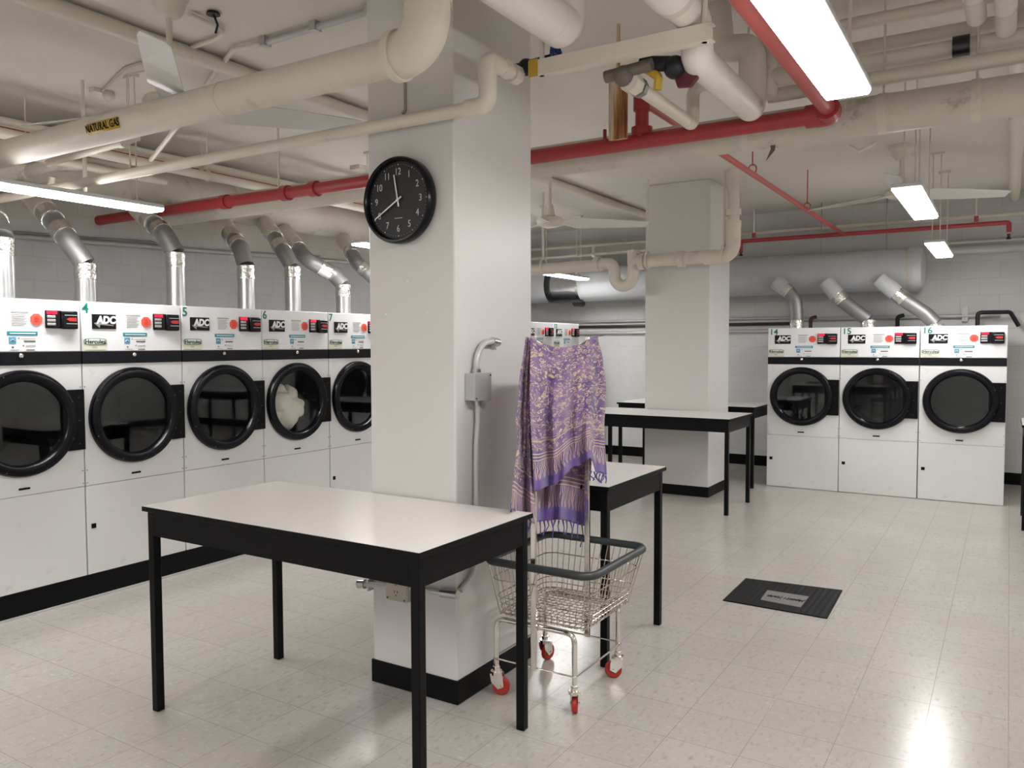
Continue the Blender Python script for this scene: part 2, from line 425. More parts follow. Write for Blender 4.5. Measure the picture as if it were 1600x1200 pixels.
def obj(name, mb, mt, parent=None, smooth=True, bev=0.0, solid=0.0, loc=None):
    vs = mb.v
    if parent is not None:
        base = parent['_w'] if '_w' in parent else (0, 0, 0)
        off = Vector(base)
    elif loc is not None: off = Vector(loc)
    else:
        off = Vector(((min(v.x for v in vs)+max(v.x for v in vs))/2, (min(v.y for v in vs)+max(v.y for v in vs))/2, min(v.z for v in vs)))
    me = bpy.data.meshes.new(name)
    me.from_pydata([tuple(v-off) for v in vs], [], mb.f)
    if mb.uv:
        ul = me.uv_layers.new(name='UVMap')
        for lp in me.loops: ul.data[lp.index].uv = mb.uv[lp.vertex_index]
    me.validate(); me.update()
    if smooth:
        me.polygons.foreach_set('use_smooth', [True]*len(me.polygons))
        me.set_sharp_from_angle(angle=math.radians(38))
    me.materials.append(mt)
    o = bpy.data.objects.new(name, me); C.objects.link(o)
    if parent is not None:
        o.parent = parent
        o['_w'] = tuple(off)
    else:
        o.location = off; o['_w'] = tuple(off)
    if solid:
        s = o.modifiers.new('solid', 'SOLIDIFY'); s.thickness = solid; s.offset = 0
    if bev:
        b = o.modifiers.new('bevel', 'BEVEL'); b.width = bev; b.segments = 2; b.limit_method = 'ANGLE'; b.angle_limit = math.radians(50)
    return o

def tag(o, label, cat, group=None):
    o['label'] = label; o['category'] = cat
    if group: o['group'] = group
    return o

def thing(name, label, cat, loc=(0,0,0), group=None):
    o = bpy.data.objects.new(name, None); C.objects.link(o)
    o.location = loc; o['_w'] = tuple(loc)
    o.empty_display_size = 0.1
    return tag(o, label, cat, group)

def struct(name, mb, mt, smooth=False, bev=0.0):
    o = obj(name, mb, mt, None, smooth, bev); o['kind'] = 'structure'; return o

def dup_tree(root):
    def rec(o, par):
        c = o.copy(); C.objects.link(c); c.parent = par
        for ch in list(o.children): rec(ch, c)
        return c
    return rec(root, None)

def text_mb(s, size, depth=0.002, to=None, bold=0.0, squash=1.0):
    """lettering centred at the origin in the local XZ plane facing -Y; 'to' maps each point"""
    cu = bpy.data.curves.new('lettering', 'FONT'); cu.body = s; cu.size = size; cu.align_x = 'CENTER'; cu.align_y = 'CENTER'
    cu.extrude = depth/2; cu.offset = bold; cu.resolution_u = 3
    o = bpy.data.objects.new('lettering', cu)
    me = bpy.data.meshes.new_from_object(o)
    mb = MB()
    mb.add([Vector((v.co.x*squash, -v.co.z, v.co.y)) for v in me.vertices], [tuple(p.vertices) for p in me.polygons])
    bpy.data.objects.remove(o); bpy.data.curves.remove(cu); bpy.data.meshes.remove(me)
    if to: mb.v = [to(v) for v in mb.v]
    return mb

# ------------------------------------------------------------------ the room
CZ = 3.2
XW, XE, YB, YF = -6.7, 4.6, 10.35, -4.5
struct('floor', MB().box((XW-0.1, YF-0.1, -0.12), (XE+0.1, YB+0.1, 0)), floor_mat())
fl = bpy.data.objects['floor']
# tile grid offset: shift the mesh, not the object origin
off = Vector((-0.255, 3.82, 0)); dv = off-fl.location
for v in fl.data.vertices: v.co -= Vector((dv.x, dv.y, fl.location.z*-1)) if False else Vector((dv.x, dv.y, 0))
fl.location = (off.x, off.y, fl.location.z)
struct('ceiling', MB().box((XW-0.1, YF-0.1, CZ), (XE+0.1, YB+0.1, CZ+0.12)), M['ceiling'])
wl = wall_mat('left_wall_paint', (0.60, 0.60, 0.60), (0.62, 0.58, 0.52), 2.56-0.0, 1)
wb = wall_mat('back_wall_paint_with_shade', (0.68, 0.68, 0.68), (0.56, 0.555, 0.54), 1.87, 0)  # wall is one white paint; the greyer upper tone is shade put into the colour
wr = wall_mat('right_wall_paint', (0.72, 0.71, 0.69), (0.68, 0.66, 0.62), 2.4, 1)
struct('wall_left', MB().box((XW-0.1, YF-0.1, 0), (XW, YB+0.1, CZ)), wl)
struct('wall_back', MB().box((XW, YB, 0), (XE, YB+0.1, CZ)), wb)
struct('wall_right', MB().box((XE, YF-0.1, 0), (XE+0.1, YB+0.1, CZ)), wr)
struct('wall_front', MB().box((XW, YF-0.1, 0), (XE, YF, CZ)), wr)
struct('baseboard_back', MB().box((XW, YB-0.012, 0), (XE, YB, 0.13)), M['black_vinyl'])
struct('baseboard_right', MB().box((XE-0.012, YF, 0), (XE, YB-0.012, 0.13)), M['black_vinyl'])

def column(name, x0, x1, y0, y1, label):
    c = struct(name, MB().box((x0, y0, 0), (x1, y1, CZ)), M['column'], bev=0.008)
    mb = MB().box((x0-0.007, y0-0.007, 0), (x1+0.007, y1+0.007, 0.105))
    b = struct('baseboard_' + ('column_near' if 'near' in label else 'column_far'), mb, M['black_vinyl'], bev=0.003)
column('wall_column_near', -2.465, -1.99, 2.755, 3.395, 'near')
column('wall_column_far', -3.25, -2.56, 7.895, 8.56, 'far')

# ------------------------------------------------------------------ tube lamps
def lamp_build():
    t = thing('ceiling_lamp', '', 'ceiling lamp', (0, 0, 2.42))
    mb = MB().box((-0.078, -0.604, 2.408), (0.078, 0.604, 2.434)); obj('housing', mb, M['fixture'], t, bev=0.006)
    prof = [(-0.074, 2.410), (-0.074, 2.402), (-0.066, 2.392), (0.066, 2.392), (0.074, 2.402), (0.074, 2.410)]
    obj('diffuser', MB().prism([(x, -0.6, z) for x, z in prof], (0, 1.2, 0)), M['tube'], t, smooth=False)
    for yy in (-0.45, 0.45):
        for xx in (-0.03, 0.03):
            obj('hanging_rod', MB().tube([(xx, yy, 2.43), (xx, yy, CZ)], 0.005, 8), M['cream'], t)
        obj('ceiling_clip', MB().box((-0.05, yy-0.02, CZ-0.02), (0.05, yy+0.02, CZ)), M['cream'], t)
    return t
lamp0 = lamp_build()
lamps = [(-0.49, 2.37, 'large bright tube lamp at the top right beside the red pipe'),
         (-0.50, 5.52, 'lit tube lamp hanging on two rods below the right ceiling fan'),
         (-0.56, 8.33, 'small distant lit tube lamp above dryer 16'),
         (-4.58, 2.55, 'long lit tube lamp at the left edge above the dryer row'),
         (-4.66, 5.68, 'lit tube lamp just left of the clock, behind the near column'),
         (-4.72, 8.80, 'lit tube lamp partly hidden by the trap pipe, right of the near column'),
         (-0.49, -0.75, 'unseen tube lamp added behind the viewer in the right lamp row'),  # lamps behind the viewer are unseen, added to brighten column and room
         (-4.58, -0.6, 'unseen tube lamp added behind the viewer in the left lamp row'),
         (-0.49, -3.7, 'unseen fill lamp added far behind the viewer in the right lamp row'),
         (-4.58, -3.6, 'unseen fill lamp added far behind the viewer in the left lamp row'),
         (-2.55, -0.6, 'unseen fill lamp added behind the viewer between the two lamp rows'),
         (3.4, 2.4, 'unseen tube lamp added in the far right row, nearest the viewer'),  # this right-hand row is out of view, added for the room's lighting
         (3.4, 5.5, 'unseen tube lamp added in the middle of the far right row'),
         (3.4, 8.4, 'unseen tube lamp added at the back end of the far right row')]
for i, (x, y, lb) in enumerate(lamps):
    o = lamp0 if i == 0 else dup_tree(lamp0)
    o.location = (x, y, 2.42); tag(o, lb, 'ceiling lamp', 'tube lamps hung in rows from the ceiling')

# ------------------------------------------------------------------ dryers
W, H = 0.690, 1.677
CU, CZD, RO, RI = 0.335, 0.966, 0.306, 0.238
def holed_plate(x0, x1, z0, z1, y0, y1, cx, cz, r, n=64):
    mb = MB(); angs = [2*PI*k/n for k in range(n)]
    def edge(a):
        c, s = math.cos(a), math.sin(a); t = 1e9
        if c > 1e-9: t = min(t, (x1-cx)/c)
        if c < -1e-9: t = min(t, (x0-cx)/c)
        if s > 1e-9: t = min(t, (z1-cz)/s)
        if s < -1e-9: t = min(t, (z0-cz)/s)
        return (cx+c*t, cz+s*t)
    cor = [math.atan2(z-cz, x-cx) % (2*PI) for x in (x0, x1) for z in (z0, z1)]
    angs = sorted(set(angs+cor)); n = len(angs)
    vs = []
    for y in (y0, y1):
        for a in angs:
            ex, ez = edge(a); vs.append((ex, y, ez))
        for a in angs: vs.append((cx+r*math.cos(a), y, cz+r*math.sin(a)))
    fs = []
    for k in range(n):
        j = (k+1) % n
        fs.append((k, j, n+j, n+k)); fs.append((2*n+k, 3*n+k, 3*n+j, 2*n+j))
        fs.append((k, 2*n+k, 2*n+j, j)); fs.append((n+k, n+j, 3*n+j, 3*n+k))
    return mb.add(vs, fs)

def U(u): return u*W
def V(v): return H - v*0.302
def flat(u0, u1, v0, v1, y=-0.0015, d=0.003):
    return MB().box((U(u0), y, V(v1)), (U(u1), y+d, V(v0)))

def dryer_build():
    t = thing('tumble_dryer', '', 'dryer', (0, 0, 0))
    g = 0.003
    mb = MB(); D = 1.10
    mb.box((g, 0.02, 0.0), (g+0.012, D, H)); mb.box((W-g-0.012, 0.02, 0.0), (W-g, D, H))
    mb.box((g, 0.02, H-0.012), (W-g, D, H)); mb.box((g, D-0.012, 0), (W-g, D, H)); mb.box((g, 0.02, 0.0), (W-g, D, 0.012))
    obj('cabinet', mb, M['dryer_white'], t, smooth=False)
    obj('console_panel', MB().box((g, 0, H-0.302), (W-g, 0.02, H)), M['console_white'], t, bev=0.003)
    obj('trim_band', MB().box((g, -0.004, H-0.378), (W-g, 0.02, H-0.303)), M['black_band'], t, bev=0.002)
    lk = MB().lathe([(0.013, 0.0), (0.013, -0.014), (0.009, -0.018)], 16, (U(0.485), -0.004, H-0.325), 'y')
    lk.box((U(0.485)-0.002, -0.024, H-0.333), (U(0.485)+0.002, -0.018, H-0.317))
    obj('lock', lk, M['chrome'], t)
    obj('front_panel', holed_plate(g, W-g, 0.554, H-0.379, 0.0, 0.02, CU, CZD, 0.27), M['dryer_white'], t, bev=0.0)
    obj('lower_panel', MB().box((g, 0.0, 0.004), (W-g, 0.02, 0.551)), M['dryer_white'], t, bev=0.002)
    # panel screws on the side seams
    sc = MB()
    for zz in (0.572, 0.65, 1.16):
        for xx in (0.012, W-0.012): sc.lathe([(0.004, 0), (0.004, -0.003)], 8, (xx, 0, zz), 'y')
    obj('panel_screws', sc, M['silver_print'], t)
    obj('pull_slot', MB().tube([(U(.485)-0.03, -0.002, 0.592), (U(.485)+0.03, -0.002, 0.592)], 0.006, 10), M['black'], t)
    dr = MB(); n = 48
    prof = [(0.268, 0.015), (0.285, 0.10), (0.285, 0.62), (0.0005, 0.62)]
    dr.lathe(prof, n, (CU, 0, CZD), 'y', cap=False)
    for k in range(3):
        a = PI/2+k*2*PI/3
        c, s = math.cos(a), math.sin(a); p = Vector((CU, 0, CZD))
        e = Vector((c, 0, s)); q = Vector((-s, 0, c))
        b0 = p+e*0.286; dr.prism([b0-q*0.03+Vector((0,.12,0)), b0+q*0.03+Vector((0,.12,0)), b0-e*0.06+Vector((0,.12,0))], (0, 0.48, 0))
    obj('drum', dr, M['drum'], t)
    door = obj('door', MB().lathe([(RO, 0.0), (RO, -0.022), (RO-0.008, -0.036), (RO-0.028, -0.043), (RI+0.012, -0.036), (RI, -0.020), (RI, 0.004), (RO, 0.004)], 72, (CU, -0.002, CZD), 'y', cap=False), M['black_gloss'], t)
    hg = MB().prism([(CU+RO*0.72, -0.002, 0.782), (W-0.004, -0.002, 0.782), (W-0.004, -0.002, 1.146), (CU+RO*0.72, -0.002, 1.146)], (0, -0.026, 0))
    obj('hinge_plate', hg, M['black'], door, bev=0.003)
    gl = MB().lathe([(RI+0.004, -0.010), (RI+0.004, -0.006)], 64, (CU, 0, CZD), 'y')
    obj('window_glass', gl, M['glass'], door)
    s2 = door_mb = MB()
    for k in range(8):
        a = 2*PI*(k+0.5)/8
        s2.lathe([(0.0045, 0), (0.0045, -0.004)], 8, (CU+math.cos(a)*(RO-0.016), -0.041, CZD+math.sin(a)*(RO-0.016)), 'y')
    for zz in (0.82, 0.96, 1.10): s2.lathe([(0.0045, 0), (0.0045, -0.003)], 8, (W-0.04, -0.028, zz), 'y')
    for k, c0 in enumerate(range(0, len(s2.v), 16)):
        one = MB().add(s2.v[c0:c0+16], [tuple(i-c0 for i in f) for f in s2.f if c0 <= f[0] < c0+16]); obj('door_screw', one, M['brass_dark'], door)
    # logo plate
    lp = obj('logo_plate', flat(.099, .325, .245, .545, -0.004, 0.005), M['black_band'], t, bev=0.003)
    cx, cz = U(.233), V(.368)
    obj('lettering', text_mb('ADC', 0.056, 0.002, lambda v: Vector((cx+v.x*1.0+v.z*0.12, -0.005+v.y, cz+v.z*1.12)), bold=0.0028), M['white_print'], lp)
    ar = MB().prism([(U(.115), -0.0045, V(.43)), (U(.19), -0.0045, V(.375)), (U(.178), -0.0045, V(.42)), (U(.30), -0.0045, V(.468)), (U(.30), -0.0045, V(.482)), (U(.172), -0.0045, V(.46)), (U(.168), -0.0045, V(.525))], (0, -0.001, 0))
    obj('arrow_mark', ar, M['silver_print'], lp)
    # white sticker, brand oval with a green outline
    st = obj('brand_sticker', flat(.012, .235, .735, .995), M['sticker_cream'], t)
    def oval(rx, rz, y, cx=U(.125), cz=V(.805)):
        pts = []
        for k in range(40):
            a = 2*PI*k/40; c, s = math.cos(a), math.sin(a)
            pts.append((cx+rx*math.copysign(abs(c)**0.6, c), y, cz+rz*math.copysign(abs(s)**0.6, s)))
        return MB().prism(pts, (0, 0.001, 0))
    obj('oval_outline', oval(0.071, 0.021, -0.003), M['dark_green_print'], st)
    obj('oval_field', oval(0.067, 0.0175, -0.0036), M['pale_green'], st)
    obj('lettering', text_mb('Hercules', 0.036, 0.001, lambda v: Vector((U(.125)+v.x, -0.0042+v.y, V(.808)+v.z)), bold=0.0006), M['black'], st)
    ln = MB().box((U(.10), -0.0028, V(.93)), (U(.14), -0.001, V(.90))); ln.box((U(.03), -0.0028, V(.975)), (U(.22), -0.001, V(.967)))
    obj('small_print', ln, M['ivory'], st)
    # paper notice
    nt = MB(); nt.box((U(.425), -0.0012, V(.265)), (U(.565), 0.001, V(.235)))
    for k in range(7):
        nt.box((U(.43), -0.0012, V(.305+k*.033)), (U(.43)+U(.13)*(0.75+0.35*random.random()), 0.001, V(.292+k*.033)))
    obj('instruction_print', nt, M['ink_light'], t)
    oc = [(U(.625)+0.036*math.cos(PI/8+k*PI/4), -0.0035, V(.385)+0.036*math.sin(PI/8+k*PI/4)) for k in range(8)]
    so = obj('warning_sticker', MB().prism(oc, (0, 0.004, 0)), M['orange'], t)
    pl = MB()
    for k, wd in enumerate((.022, .03, .026, .03)): pl.box((U(.625)-wd/2, -0.0045, V(.385)+0.014-k*0.009), (U(.625)+wd/2, -0.0033, V(.385)+0.0165-k*0.009))
    obj('sticker_print', pl, M['red_arrow'], so)
    # reader
    cr = obj('card_reader', MB().box((U(.694), -0.012, V(.55)), (U(.83), 0.001, V(.20))), M['black_gloss'], t, bev=0.004)
    obj('reader_housing', MB().box((U(.820), -0.026, V(.56)), (U(.962), 0.001, V(.205))), M['black_gloss'], cr, bev=0.008)
    obj('display', MB().box((U(.703), -0.0135, V(.275)), (U(.79), -0.011, V(.212))), M['red_led'], cr)
    for k in range(3): obj('button', MB().box((U(.705), -0.016, V(.348+k*.072)), (U(.775), -0.011, V(.298+k*.072))), M['button'], cr, bev=0.002)
    yz = -0.0265
    ra = MB().prism([(U(.858), yz, V(.365)), (U(.885), yz, V(.335)), (U(.945), yz, V(.335)), (U(.945), yz, V(.405)), (U(.885), yz, V(.405))], (0, -0.002, 0))
    obj('arrow_slot', ra, M['red_arrow'], cr)
    sl = MB().box((U(.845), yz-0.001, V(.292)), (U(.95), yz+0.001, V(.284))); sl.box((U(.858), yz-0.001, V(.458)), (U(.95), yz+0.001, V(.45)))
    obj('reader_print', sl, M['white_print'], cr)
    bn = obj('teal_banner', flat(.39, .632, .615, .69), M['teal'], t)
    obj('banner_print', MB().box((U(.41), -0.0025, V(.662)), (U(.615), -0.001, V(.644))), M['white_print'], bn)
    ic = obj('app_icon', flat(.403, .460, .718, .850), M['icon'], t, bev=0.004)
    wv = [(U(.4315)+0.011*math.cos(a), -0.0025, V(.80)+0.009*math.sin(a)) for a in [PI*k/10 for k in range(11)]]
    obj('icon_mark', MB().tube(wv, 0.0016, 6), M['white_print'], ic)
    tx = MB()
    for (u0, u1, v0, v1) in ((.475,.487,.735,.755),(.52,.612,.785,.815),(.51,.522,.872,.892),(.425,.44,.90,.925),(.54,.605,.955,.975)):
        tx.box((U(u0), -0.0012, V(v1)), (U(u1), 0.001, V(v0)))
    obj('info_print', tx, M['ink'], t)
    t2 = MB()
    for (u0, u1, v0, v1) in ((.50,.615,.745,.752),(.535,.615,.875,.88),(.535,.615,.90,.905),(.41,.48,.955,.965)):
        t2.box((U(u0), -0.0012, V(v1)), (U(u1), 0.001, V(v0)))
    obj('fine_print', t2, M['ink_light'], t)
    return t

dr0 = dryer_build()
XL = -4.773; PZ = 0.146
later = []
def place_dryer(num, loc, rz, sc, label, group, first=False, hole=False, slot_u=.10):
    o = dr0 if first else dup_tree(dr0)
    o.location = loc; o.rotation_euler = (0, 0, rz); o.scale = sc
    tag(o, label, 'dryer', group)
    s = str(num); cxn = 0.030 if len(s) == 1 else 0.058
    mb = text_mb(s, 0.085, 0.002, lambda v: Vector((cxn+v.x*1.0, -0.001+v.y, H-0.042+v.z)), bold=0.0012)
    later.append((o, 'number_lettering', mb, M['green']))
    if hole:
        later.append((o, 'coin_vault_hole', MB().box((0.030, -0.002, 0.285), (0.060, 0.002, 0.315)), M['black']))
    return o
GL = 'dryers in the left row'; GR = 'dryers against the back wall'
left = [(3, 2.064, 'white dryer at the left edge, only its right part in view'), (4, 2.756, 'white dryer numbered 4, left of dryer 5'),
        (5, 3.448, 'white dryer numbered 5, its dark window empty'), (6, 4.137, 'white dryer numbered 6 with cream laundry behind its window'),
        (7, 4.829, 'white dryer numbered 7, cut by the near column'), (8, 5.52, 'white dryer hidden behind the near column, next to dryer 7'),
        (9, 6.21, 'white dryer hidden behind the near column, second after dryer 7'),
        (12, 7.98, 'distant white dryer seen just right of the near column above the scarf'),
        (13, 8.67, 'last white dryer of the left row, its console right of the seam above the scarf')]
for i, (nn, y, lb) in enumerate(left):
    place_dryer(nn, (XL, y, PZ), PI/2, (1, 1, 1), lb, GL, first=(i == 0), hole=nn in (4, 7))
for nn, x, lb in ((14, -2.238, 'white dryer numbered 14, leftmost of the three by the back wall'), (15, -1.496, 'white dryer numbered 15, middle of the three by the back wall'),
                  (16, -0.752, 'white dryer numbered 16, rightmost, next to the bare wall')):
    place_dryer(nn, (x, 8.913, 0.0), 0, (1.075, 1.0, 1.028), lb, GR, hole=True)
for o, nm, mb, mt in later:      # numbers and vault holes differ from dryer to dryer
    q = obj(nm, mb, mt, None, loc=(0, 0, 0)); q.parent = o; q.location = (0, 0, 0)
# plinth under the left row and its light floor moulding
struct('trim_1', MB().box((XL-1.08, 0.8, 0), (XL-0.002, 9.37, PZ)), M['black'])
struct('trim_2', MB().box((XL-0.002, 0.8, 0), (XL+0.012, 9.37, 0.012)), M['conduit'])

# laundry inside dryer 6
def laundry():
    mb = MB(); c = Vector((XL-0.155, 4.137+CU-0.050, PZ+CZD-0.060)); r = 0.19
    n = 64; rings = 40
    vs = []
    lumps = [Vector((random.uniform(-1,1), random.uniform(-1,1), random.uniform(-1,1))).normalized() for _ in range(16)]
    for i in range(rings+1):
        th = PI*i/rings
        for k in range(n):
            a = 2*PI*k/n
            d = Vector((math.sin(th)*math.cos(a), math.sin(th)*math.sin(a), math.cos(th)))
            best = sorted((d-q).length for q in lumps)[:2]
            crease = min(1.0, (best[1]-best[0])/0.25)
            q = 0.78+0.26*math.sqrt(crease)+0.05*noise.noise(d*4)+0.02*math.sin(d.y*14+d.z*9)
            p = Vector((d.x*r*0.85, d.y*r*1.15, d.z*r*1.02))*q
            vs.append(c+p)
    fs = [(i*n+k, i*n+(k+1) % n, (i+1)*n+(k+1) % n, (i+1)*n+k) for i in range(rings) for k in range(n)]
    mb.add(vs, fs)
    o = obj('laundry_bundle', mb, M['laundry']); tag(o, 'crumpled cream laundry behind the window of dryer 6', 'laundry')
    s = o.modifiers.new('sub', 'SUBSURF'); s.levels = 1; s.render_levels = 1
laundry()

# ------------------------------------------------------------------ exhaust vents
def vent(label, pts, r, group, stub_r=None, cut=None, dull=False, stub_mat='cream', z_low=None):
    """pts run from the dryer top up to the duct; last stretch is a painted stub"""
    p = [Vector(q) for q in pts]
    t = thing('exhaust_vent', label, 'vent pipe', tuple(p[0]), group)
    body = p[:-1]
    obj('riser', MB().tube([p[0], p[1]], r, 24), M['galv'], t)
    ld = (p[1]-p[0]).normalized()
    obj('seam_tape', MB().tube([p[1]-ld*0.11, p[1]-ld*0.0], r+0.003, 24), M['foil'], t)
    for q in range(1, len(p)-2):
        pass
    if len(body) > 2:
        obj('elbow', MB().tube(body[1:] if len(body) > 2 else body, r, 24, bend=r*1.6), M['galv_dull'] if dull else M['galv_dull'], t)
    a, b = p[-2], p[-1]
    e = (b-a).normalized()
    obj('foil_wrap', MB().tube([a-e*0.015 - (a-p[-3]).normalized()*0.0, a+(b-a)*0.34], r+0.008, 24), M['foil'], t)
    obj('stub', MB().tube([a+(b-a)*0.30, b], stub_r or r*1.15, 24), M[stub_mat], t)
    return t
xr = -5.35
def X(px, py): return at(px, py, x=xr)
top = PZ+H+0.001
def riser_base(p): return Vector((p.x, p.y, top))
GV = 'exhaust vents of the left dryer row'
lv = [('metal vent pipe at the left edge rising from dryer 3', [(3, 372), (-8, 345), (-30, 315)]),
      ('metal vent pipe with two foil wraps rising from dryer 4', [(133, 412), (106, 374), (82, 343), (50, 305)]),
      ('metal vent pipe rising from dryer 5 behind the end of the left lamp', [(274, 395), (258, 366), (240, 350), (215, 325)]),
      ('metal vent pipe rising from dryer 6', [(384, 415), (376, 388), (366, 374), (344, 345)]),
      ('metal vent pipe rising from dryer 7 with a steep straight offset', [(457, 417), (444, 395), (430, 372), (414, 350)]),
      ('metal vent pipe with a long slanted offset, just left of the near column', [(536, 445), (522, 430), (478, 405), (466, 388), (445, 362)]),
      ('metal vent pipe half hidden behind the near column edge', [(590, 440), (575, 426), (557, 410), (551, 398), (537, 375)])]
for lb, pp in lv:
    xs_ = (-5.35, -5.42, -5.62, -6.0) if len(pp) == 4 else ((-5.35, -5.42, -5.52, -5.66, -6.0) if len(pp) == 5 else (-5.35, -5.5, -6.0))
    q = [at(c[0], c[1], x=xx) for c, xx in zip(pp, xs_)]
    vt_ = vent(lb, [riser_base(q[0])]+q, 0.068, GV)
    if len(pp) >= 4:
        obj('foil_wrap', MB().tube([q[1].lerp(q[2], 0.15), q[1].lerp(q[2], 0.55)], 0.074, 24), M['foil'], vt_)
# left trunk duct above the row
td = thing('trunk_duct', 'large painted duct running above the left dryer row', 'duct', (-6.12, 4.0, 2.69))
obj('duct_body', MB().tube([(-6.12, 1.0, 2.875), (-6.12, 9.7, 2.875)], 0.18, 32), M['cream_dirty'], td)
for yy in (2.2, 4.9, 7.4): obj('duct_band', MB().tube([(-6.12, yy, 2.875), (-6.12, yy+0.05, 2.875)], 0.186, 32), M['cream'], td)

# back duct (insulated) with bare segment
bd = thing('insulated_duct', 'large grey insulated duct along the back wall above the dryers', 'duct', (-3, 9.9, 2.16))
obj('duct_body', MB().tube([(-5.0, 9.95, 2.38), (-0.98, 9.95, 2.38)], 0.235, 36), M['duct_grey'], bd)
obj('duct_body', MB().tube([(-6.5, 9.95, 2.38), (-5.45, 9.95, 2.38)], 0.235, 36), M['duct_grey'], bd)
obj('bare_section', MB().tube([(-5.46, 9.95, 2.38), (-4.98, 9.95, 2.38)], 0.215, 36), M['galv'], bd)
obj('tape_band', MB().tube([(-5.50, 9.95, 2.38), (-5.42, 9.95, 2.38)], 0.239, 36), M['black_foil'], bd)
obj('tape_band', MB().tube([(-5.03, 9.95, 2.38), (-4.99, 9.95, 2.38)], 0.239, 36), M['foil'], bd)
obj('bottom_tape', MB().box((-5.44, 9.75, 2.145), (-4.97, 10.0, 2.17)), M['black_foil'], bd)
obj('end_cap', MB().lathe([(0.235, -0.98), (0.25, -0.95), (0.25, -0.88), (0.22, -0.83), (0.12, -0.80)], 32, (0, 9.95, 2.38), 'x'), M['duct_grey'], bd)
obj('rusty_seam', MB().tube([(-0.985, 9.95, 2.38), (-0.97, 9.95, 2.38)], 0.243, 32), M['rust'], bd)
for xx in (-3.4, -1.9, -1.2):
    obj('hanger_strap', MB().tube([(xx, 9.95, 2.60), (xx, 9.95, CZ)], 0.006, 8), M['strap'], bd)
GB = 'exhaust vents of the back dryers'
yv = 9.62
def Yv(px, py): return at(px, py, y=yv)
for lb, pp in (('short silver vent pipe rising from dryer 14 with a pale elbow', [(1245, 500), (1243, 470), (1232, 456), (1212, 440)]),
               ('silver vent pipe rising from dryer 15 with a foil-taped bend', [(1357, 500), (1340, 488), (1316, 470), (1290, 440)]),
               ('straight slanted silver vent pipe rising from dryer 16', [(1462, 506), (1446, 490), (1412, 468), (1374, 436)])):
    q = [Yv(*c) for c in pp]
    vent(lb, [Vector((q[0].x, yv, 1.728))]+q, 0.075, GB, stub_mat='duct_grey')
tag(bpy.data.objects['exhaust_vent'], lv[0][0], 'vent pipe', GV)

# ------------------------------------------------------------------ overhead pipes
def pipe(name, pts, r, mt, label, cat='pipe', bend=0.0, rings=(), ringr=1.25, ringw=0.03, n=20, group=None, hangers=(), ends=None):
    pts = [Vector(p) for p in pts]
    if not rings and not hangers:
        return tag(obj(name, MB().tube(pts, r, n, bend), M[mt]), label, cat, group)
    mid = pts[0]
    t = thing(name, label, cat, tuple(mid), group)
    obj('pipe_run', MB().tube(pts, r, n, bend), M[mt], t)
    for (i, f) in rings:
        a, b = pts[i], pts[i+1]; c = a.lerp(b, f); d = (b-a).normalized()
        obj('coupling', MB().tube([c-d*ringw, c+d*ringw], r*ringr, n), M[mt], t)
    for (i, f) in hangers:
        a, b = pts[i], pts[i+1]; c = a.lerp(b, f); d = (b-a).normalized()
        s = Vector((-d.y, d.x, 0)).normalized()
        loop = [c + s*math.cos(k*PI/8)*(r+0.006) + Vector((0,0,1))*math.sin(k*PI/8)*(r+0.006) for k in range(16)]
        mb = MB().tube(loop, 0.006, 6, closed=True); mb.tube([c+Vector((0,0,r)), (c.x, c.y, CZ)], 0.005, 8)
        obj('hanger', mb, M['cream'] if 'red' not in mt else M['cream'], t)
    return t

# gas main
yg = 2.25
def G(px, py): return at(px, py, y=yg)
g0 = G(660, 80); zg = G(400, 143).z
ge = thing('gas_pipe', 'thick cream gas pipe crossing above the clock, turning up at its right end', 'pipe', (-4, yg, zg))
gx = G(668, 80).x
obj('pipe_run', MB().tube([(-6.6, yg, zg), (gx-0.10, yg, zg)], 0.068, 28), M['cream'], ge)
el = [Vector((gx-0.13, yg, zg))]
Rb = 0.115
for k in range(13):
    a = PI/2*k/12
    el.append(Vector((gx-0.115+Rb*math.sin(a), yg, zg+Rb*(1-math.cos(a)))))
el.append(Vector((gx, yg, zg+Rb+0.05)))
obj('elbow', MB().tube(el, 0.080, 28), M['cream'], ge)
obj('coupling', MB().tube([(gx-0.145, yg, zg), (gx-0.115, yg, zg)], 0.089, 28), M['cream'], ge)
obj('coupling', MB().tube([(gx, yg, zg+0.155), (gx, yg, zg+0.185)], 0.088, 28), M['cream'], ge)
obj('riser', MB().tube([(gx, yg, zg+0.17), (gx, yg, CZ)], 0.072, 28), M['cream'], ge)
xw = G(352, 145).x; obj('joint_ring', MB().tube([(xw-0.01, yg, zg), (xw+0.01, yg, zg)], 0.0705, 28), M['cream'], ge)
# label wrapped on the pipe
lc = G(165, 198).x + 0.085; rl = 0.0695
ang0 = math.radians(-12)
def wrap(v, rr): 
    a = v.z/rl + ang0
    return Vector((lc+v.x, yg-rr*math.cos(a), zg+rr*math.sin(a)))
lb = MB()
nn = 8; wv = []
for i in range(nn+1):
    z = -0.025+0.050*i/nn
    for x in (-0.125, 0.125): wv.append(wrap(Vector((x, 0, z)), rl))
lb.add(wv, [(2*i, 2*i+1, 2*i+3, 2*i+2) for i in range(nn)])
lo = obj('pipe_label', lb, M['yellow'], ge, solid=0.001)
obj('lettering', text_mb('NATURAL GAS', 0.046, 0.001, lambda v: wrap(v, rl+0.0035-v.y), bold=0.0006, squash=0.86), M['black'], lo)

